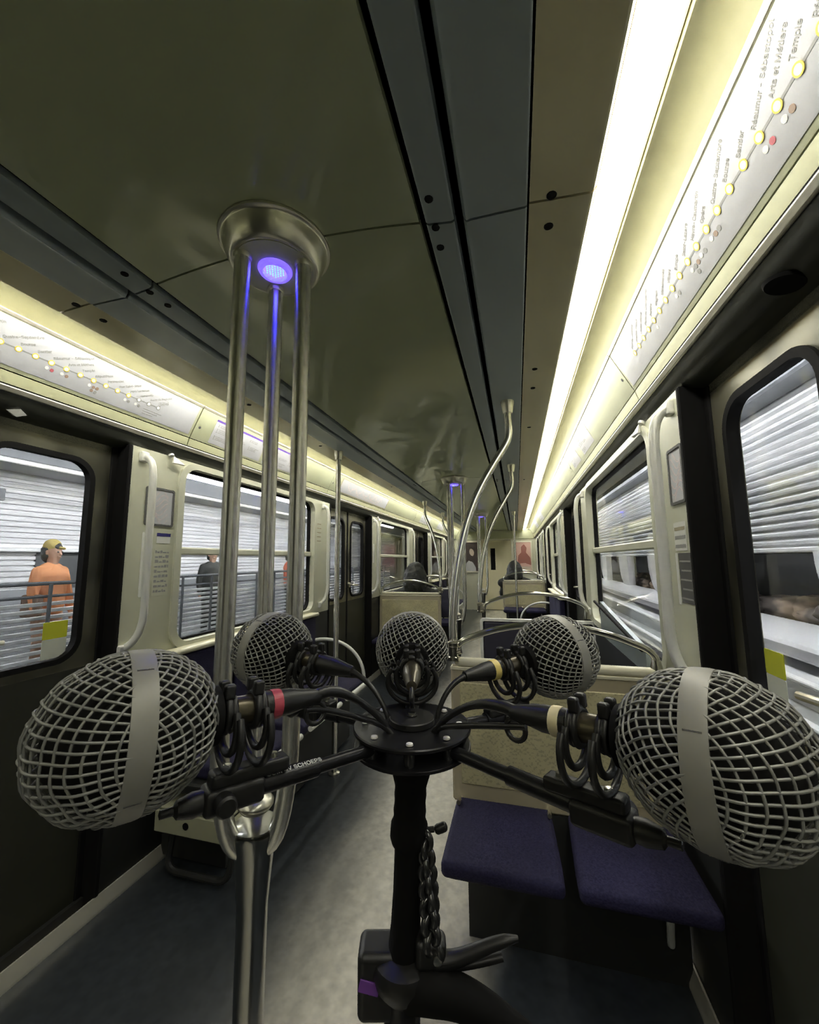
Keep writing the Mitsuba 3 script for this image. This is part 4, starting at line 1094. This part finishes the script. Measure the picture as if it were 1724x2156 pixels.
def person(at, face, lab, coat, legs, hair='hair_black', seated=False, scale=1.0, hat=None, bag=False):
    """Standing or seated figure; face = angle of the facing direction; the head and hands are skin, the clothes are children."""
    g = thing('person', lab, 'person')
    F = np.array([math.cos(face), math.sin(face), 0])
    L = np.array([-F[1], F[0], 0])
    at = np.asarray(at, float)

    def W(l, f, z):
        return at + scale * (L * l + F * f + np.array([0, 0, z]))
    k = scale
    if seated:
        hip, kn, an = (0.09, 0.0, 0.50), (0.11, 0.40, 0.50), (0.11, 0.42, 0.07)
        base = 0.46
        hands = [(0.10, 0.30, 0.62), (-0.10, 0.30, 0.62)]
        elb = 0.08
    else:
        hip, kn, an = (0.09, 0.0, 0.90), (0.10, 0.03, 0.49), (0.10, -0.02, 0.08)
        base = 0.92
        hands = [(0.25, 0.10, 0.82), (-0.25, 0.08, 0.82)]
        elb = 0.02
    sh = base + 0.48
    nk, hd = base + 0.55, base + 0.68
    skin = [[(W(0, 0.0, sh), 0.06 * k), (W(0, 0.01, nk), 0.052 * k), (W(0, 0.02, hd - 0.03), 0.07 * k)], [(W(0, 0.015, hd), 0.078 * k), (W(0, 0.005, hd + 0.04), 0.085 * k)],
            [(W(0, 0.05, hd - 0.055), 0.04 * k), (W(0, 0.045, hd + 0.01), 0.06 * k)], [(W(0, 0.092, hd + 0.005), 0.008 * k), (W(0, 0.108, hd - 0.02), 0.014 * k)],
            [(W(0.082, 0, hd - 0.01), 0.014 * k), (W(0.084, 0, hd + 0.02), 0.016 * k)], [(W(-0.082, 0, hd - 0.01), 0.014 * k), (W(-0.084, 0, hd + 0.02), 0.016 * k)],
            [(W(0.02, 0.088, hd - 0.048), 0.010 * k), (W(-0.02, 0.088, hd - 0.048), 0.010 * k)]]
    for s_, h in zip((1, -1), hands):
        e = (s_ * 0.25, elb, sh - 0.27)
        w = np.array(e) * 0.12 + np.array(h) * 0.88
        skin.append([(W(s_ * 0.19, 0, sh - 0.02), 0.045 * k), (W(*e), 0.036 * k), (W(*w), 0.025 * k), (W(*h), 0.028 * k)])
        dirh = unit(np.array(h) - np.array(e))
        for q in range(4):
            fo = np.array(h) + dirh * 0.02 + np.array([0, (q - 1.5) * 0.017, 0])
            skin.append([(W(*fo), 0.010 * k), (W(*(fo + dirh * (0.045 + 0.008 * (q in (1, 2))) + np.array([-s_ * 0.008, 0, 0]))), 0.008 * k)])
        skin.append([(W(*(np.array(h) + [0, 0.02, 0])), 0.011 * k), (W(*(np.array(h) + dirh * 0.03 + np.array([-s_ * 0.01, 0.045, 0]))), 0.009 * k)])
    skin.append([(W(0, 0, base), 0.11 * k), (W(0, 0, sh - 0.06), 0.11 * k), (W(0, 0, sh), 0.06 * k)])
    for s_ in (1, -1):
        skin.append([(W(s_ * hip[0], hip[1], hip[2]), 0.075 * k), (W(s_ * kn[0], kn[1], kn[2]), 0.05 * k), (W(s_ * an[0], an[1], an[2]), 0.036 * k), (W(s_ * an[0], an[1] + 0.13, 0.04), 0.030 * k)])
    obj('body', hullchain(skin, 0.018, 6), 'skin', g, True)
    top = [[(W(0.07, 0, base - 0.02), 0.115 * k), (W(0.09, 0, sh - 0.10), 0.12 * k), (W(0.12, 0, sh - 0.03), 0.075 * k), (W(0.04, 0, sh + 0.03), 0.065 * k)],
           [(W(-0.07, 0, base - 0.02), 0.115 * k), (W(-0.09, 0, sh - 0.10), 0.12 * k), (W(-0.12, 0, sh - 0.03), 0.075 * k), (W(-0.04, 0, sh + 0.03), 0.065 * k)],
           [(W(0.07, 0, base + 0.1), 0.115 * k), (W(-0.07, 0, base + 0.1), 0.115 * k)], [(W(0.10, 0, sh - 0.10), 0.125 * k), (W(-0.10, 0, sh - 0.10), 0.125 * k)], [(W(0, 0.01, base), 0.13 * k), (W(0, 0.01, sh - 0.09), 0.135 * k), (W(0, 0, sh + 0.02), 0.075 * k)]]
    if seated:
        top.append([(W(0.24, -0.01, sh - 0.06), 0.085 * k), (W(0, -0.03, sh + 0.02), 0.085 * k), (W(-0.24, -0.01, sh - 0.06), 0.085 * k)])
    for s_, h in zip((1, -1), hands):
        e = (s_ * 0.25, elb, sh - 0.27)
        w = np.array(e) * 0.18 + np.array(h) * 0.82
        top.append([(W(s_ * 0.17, 0, sh - 0.03), 0.072 * k), (W(*e), 0.056 * k), (W(*w), 0.042 * k)])
    obj('coat', hullchain(top, 0.022, 8), coat, g, True)
    tr = []
    for s_ in (1, -1):
        tr.append([(W(s_ * hip[0], hip[1], hip[2]), 0.098 * k), (W(s_ * kn[0], kn[1], kn[2]), 0.070 * k), (W(s_ * an[0], an[1], an[2] + 0.03), 0.055 * k)])
    tr.append([(W(0.07, 0, base), 0.105 * k), (W(-0.07, 0, base), 0.105 * k)])
    obj('trousers', hullchain(tr, 0.025, 8), legs, g, True)
    for s_ in (1, -1):
        obj('shoe', hullchain([[(W(s_ * an[0], an[1] - 0.02, 0.045), 0.045 * k), (W(s_ * an[0], an[1] + 0.16, 0.035), 0.035 * k)]], 0.02, 4), 'coat_black', g, True)
    hr = [[(W(0, -0.030, hd + 0.045), 0.088 * k), (W(0, 0.03, hd + 0.075), 0.066 * k)], [(W(0, -0.045, hd + 0.03), 0.082 * k), (W(0, -0.050, hd - 0.06), 0.062 * k)],
          [(W(0.05, -0.02, hd + 0.04), 0.05 * k), (W(0.055, -0.035, hd - 0.05), 0.038 * k)], [(W(-0.05, -0.02, hd + 0.04), 0.05 * k), (W(-0.055, -0.035, hd - 0.05), 0.038 * k)]]
    if seated:
        hr += [[(W(0, -0.03, hd + 0.05), 0.115 * k), (W(0, -0.05, hd - 0.02), 0.145 * k), (W(0, -0.06, hd - 0.10), 0.15 * k), (W(0, -0.06, hd - 0.17), 0.12 * k)]]
    hm = hullchain(hr, 0.014, 4)
    hm.vertices += (meshkit.fbm(hm.vertices * 40, 2)[:, None] - 0.5) * 0.018 * hm.vertex_normals
    obj('hair', hm, hair, g, True)
    for s_ in (1, -1):
        obj('eye', trimesh.creation.icosphere(2, 0.010 * k).apply_translation(W(s_ * 0.031, 0.094, hd + 0.012)), 'ink_dark', g, True)
    if hat:
        obj('hat', hullchain([[(W(0, -0.01, hd + 0.09), 0.092 * k), (W(0, -0.01, hd + 0.075), 0.095 * k)], [(W(0, 0.08, hd + 0.065), 0.02), (W(0, 0.14, hd + 0.055), 0.016)]], 0.015, 4), hat, g, True)
    if bag:
        obj('bag', rbox(-0.10, 0.10, -0.05, 0.05, -0.13, 0.13, 0.03, 2).apply_transform(np.r_[np.c_[np.stack([F, L, [0, 0, 1]], 1), W(-0.24, 0.02, base + 0.05)], [[0, 0, 0, 1]]]), 'bag_brown', g, True)


person((-0.66, 4.86, 0.0), PI / 2, 'passenger with bushy black hair and black coat seated behind the left beige bench back', 'coat_black', 'coat_black', seated=True)
person((0.52, 7.88, 0.0), PI / 2, 'passenger in black with dark hair seated behind the far right beige bench back', 'coat_black', 'coat_black', seated=True)
PZ = -0.12
person((-5.0, 3.62, PZ), 0.3, 'person in an orange coat and yellow cap beyond the near left door pane', 'coat_orange', 'trousers_peach', hat='cap_yellow', bag=True, scale=0.98)
person((-5.2, 9.3, PZ), 0.2, 'person in a red coat on the platform beyond the left window', 'coat_red', 'coat_black', scale=0.98)
person((-5.2, 6.55, PZ), -0.4, 'person in dark clothes on the platform, seen through the left-hand window', 'coat_black', 'coat_black', scale=0.98)

# ================================================================== STATION OUTSIDE
YA, YB = -3.0, 24.0
struct('ground', box(-9, 9, YA, YB, -1.2, -1.1), 'station_dark')
pf = struct('floor_platform', box(-6.9, -4.3, YA, YB, -1.1, PZ), 'station_floor')
lw = struct('wall_station_left', box(-7.1, -6.9, YA, YB, -1.1, 4.2), 'station_white')
zz = 0.10
while zz < 2.62:
    if not 1.46 < zz < 1.60:
        obj('slat', box(-6.90, -6.86, YA, YB, zz, zz + 0.062, 0.008), 'station_white', lw)
    zz += 0.085
obj('ledge', box(-6.9, -6.70, YA, YB, 1.50, 1.56, 0.01), 'fence_white', lw)
obj('dark_band', box(-6.895, -6.85, 4.6, 6.2, 0.9, 1.49), 'station_dark', lw)
obj('wainscot', box(-6.9, -6.855, YA, YB, PZ, 0.92), 'station_grey', lw)
obj('beam', box(-6.9, -5.9, YA, YB, 2.72, 3.3, 0.02), 'station_grey', lw)
obj('beam_edge', box(-5.92, -5.86, YA, YB, 2.66, 2.72, 0.01), 'fence_white', lw)
struct('ceiling_station', box(-7.1, 3.6, YA, YB, 4.0, 4.2), 'station_grey')
sg = thing('station_sign', 'blank grey sign panel high on the station wall, seen through the near left door pane', 'sign')
obj('panel', box(-6.86, -6.82, 3.2, 4.1, 2.26, 2.44, 0.008), 'station_grey', sg)
fence = thing('platform_railing', 'white slatted railing with dark top rail along the platform, beyond the left windows', 'railing')
for k, z in enumerate(np.arange(0.02, 0.92, 0.075)):
    obj('bar', box(-4.62, -4.59, YA, 16, z, z + 0.042, 0.006), 'fence_white', fence)
obj('top_rail', box(-4.65, -4.57, YA, 16, 1.075, 1.115, 0.012), 'fence_dark', fence)
obj('middle_rail', box(-4.64, -4.58, YA, 16, 0.935, 0.965, 0.008), 'fence_dark', fence)
y = -1.0
while y < 15.5:
    obj('post', box(-4.58, -4.55, y, y + 0.03, PZ, 1.09, 0.004), 'fence_dark', fence)
    y += 0.62
# right side: ribbed wall
rw = struct('wall_station_right', box(3.0, 3.2, YA, YB, 1.375, 4.2), 'station_white')
obj('lower_wall', box(3.0, 3.2, YA, YB, -1.1, 0.70), 'station_white', rw)
zz = 1.44
while zz < 2.75:
    obj('rib', prism(Polygon([(3.0, zz), (2.955, zz + 0.012), (2.95, zz + 0.030), (3.0, zz + 0.058)]), YA, YB), 'station_white', rw)
    zz += 0.078
obj('coping', box(2.90, 3.0, YA, YB, 1.375, 1.415, 0.008), 'fence_white', rw)
obj('cornice', box(2.75, 3.0, YA, YB, 2.80, 3.15, 0.02), 'station_grey', rw)
obj('recess', box(3.55, 3.6, YA, YB, 0.70, 1.375), 'station_dark', rw)
obj('recess_floor', box(3.0, 3.55, YA, YB, 0.66, 0.70), 'station_dark', rw)
led = obj('ledge', box(2.30, 3.0, YA, YB, 0.66, 0.76, 0.02), 'station_white', rw)
for k, (xx, z) in enumerate(((2.29, 0.60), (2.1, 0.48), (1.9, 0.36), (1.72, 0.24))):
    obj('step', box(xx - 0.16, 3.0, YA, YB, z - 0.4, z, 0.01), 'station_floor' if k % 2 else 'station_white', rw)
    obj('nosing', box(xx - 0.18, xx - 0.12, YA, YB, z, z + 0.02, 0.006), 'fence_white', rw)
for y in np.arange(1.2, 12, 2.1):
    cr = [(y + 3.35 - 3.35, 1.375), (y + 0.75, 1.375)] + [(y + 0.75 - 0.62 * (1 - math.cos(t)) * 1.0 - 0.0, 1.375 - 0.60 * math.sin(t)) for t in np.linspace(0.1, PI / 2, 10)] + [(y - 0.05, 0.76), (y, 0.76)]
    pp = Polygon([(y - 0.15, 0.76), (y - 0.15, 1.375), (y + 0.62, 1.375)] + [(y + 0.18 + 0.44 * math.cos(t), 1.375 - 0.615 * math.sin(t)) for t in np.linspace(0.0, PI / 2, 12)][1:])
    if pp.is_valid:
        obj('curved_support', wall_slab(pp, 2.86, 2.985), 'station_white', rw)
rub = []
r_ = random.Random(11)
for k in range(34):
    y = r_.uniform(3.2, 10.5)
    s_ = trimesh.creation.icosphere(3, 1.0)
    ry, rz = r_.uniform(0.18, 0.38), r_.uniform(0.09, 0.16)
    s_.vertices = s_.vertices * [0.13, ry, rz] * (0.7 + 0.7 * meshkit.fbm(s_.vertices * 1.6 + k * 3.1, 3)[:, None]) + (r_.uniform(3.22, 3.34), y, 0.70 + rz * 0.8)
    s_.vertices[:, 2] = np.maximum(s_.vertices[:, 2], 0.702)
    rub.append(s_)
tag(obj('bundle_heap', cat_(rub), 'rubble_tan', None, True), 'heap of dark and tan bundles in the station wall recess beyond the near right door', None, None, 'stuff')
labels['bundle_heap']['category'] = 'heap'
# station lamps
for nm, b_, lab in (('left', (-4.1, -3.9), 'white fluorescent tube over the platform beyond the left windows'), ('right', (1.9, 2.1), 'white fluorescent tube beside the ribbed wall beyond the right windows')):
    for y0, w in ((-0.6, 'near end'), (4.55, 'middle'), (9.9, 'far end')):
        g = thing('station_lamp', f'{lab}, {w}', 'lamp', 'station lamps')
        zl = (2.95 if y0 < 0 else 2.58) if nm == 'left' else 3.1
        obj('tube', rod(((b_[0] + b_[1]) / 2, y0, zl), ((b_[0] + b_[1]) / 2, y0 + 4.6, zl), 0.05, 12), 'lamp_plastic', g, emit=STATION_LAMP)
        obj('bracket', box(b_[0], b_[1], y0, y0 + 4.6, zl + 0.08, zl + 0.14, 0.01), 'station_grey', g)
        obj('hanger', rod(((b_[0] + b_[1]) / 2, y0 + 2.3, zl + 0.1), ((b_[0] + b_[1]) / 2, y0 + 2.3, 4.02), 0.015, 8), 'station_grey', g)
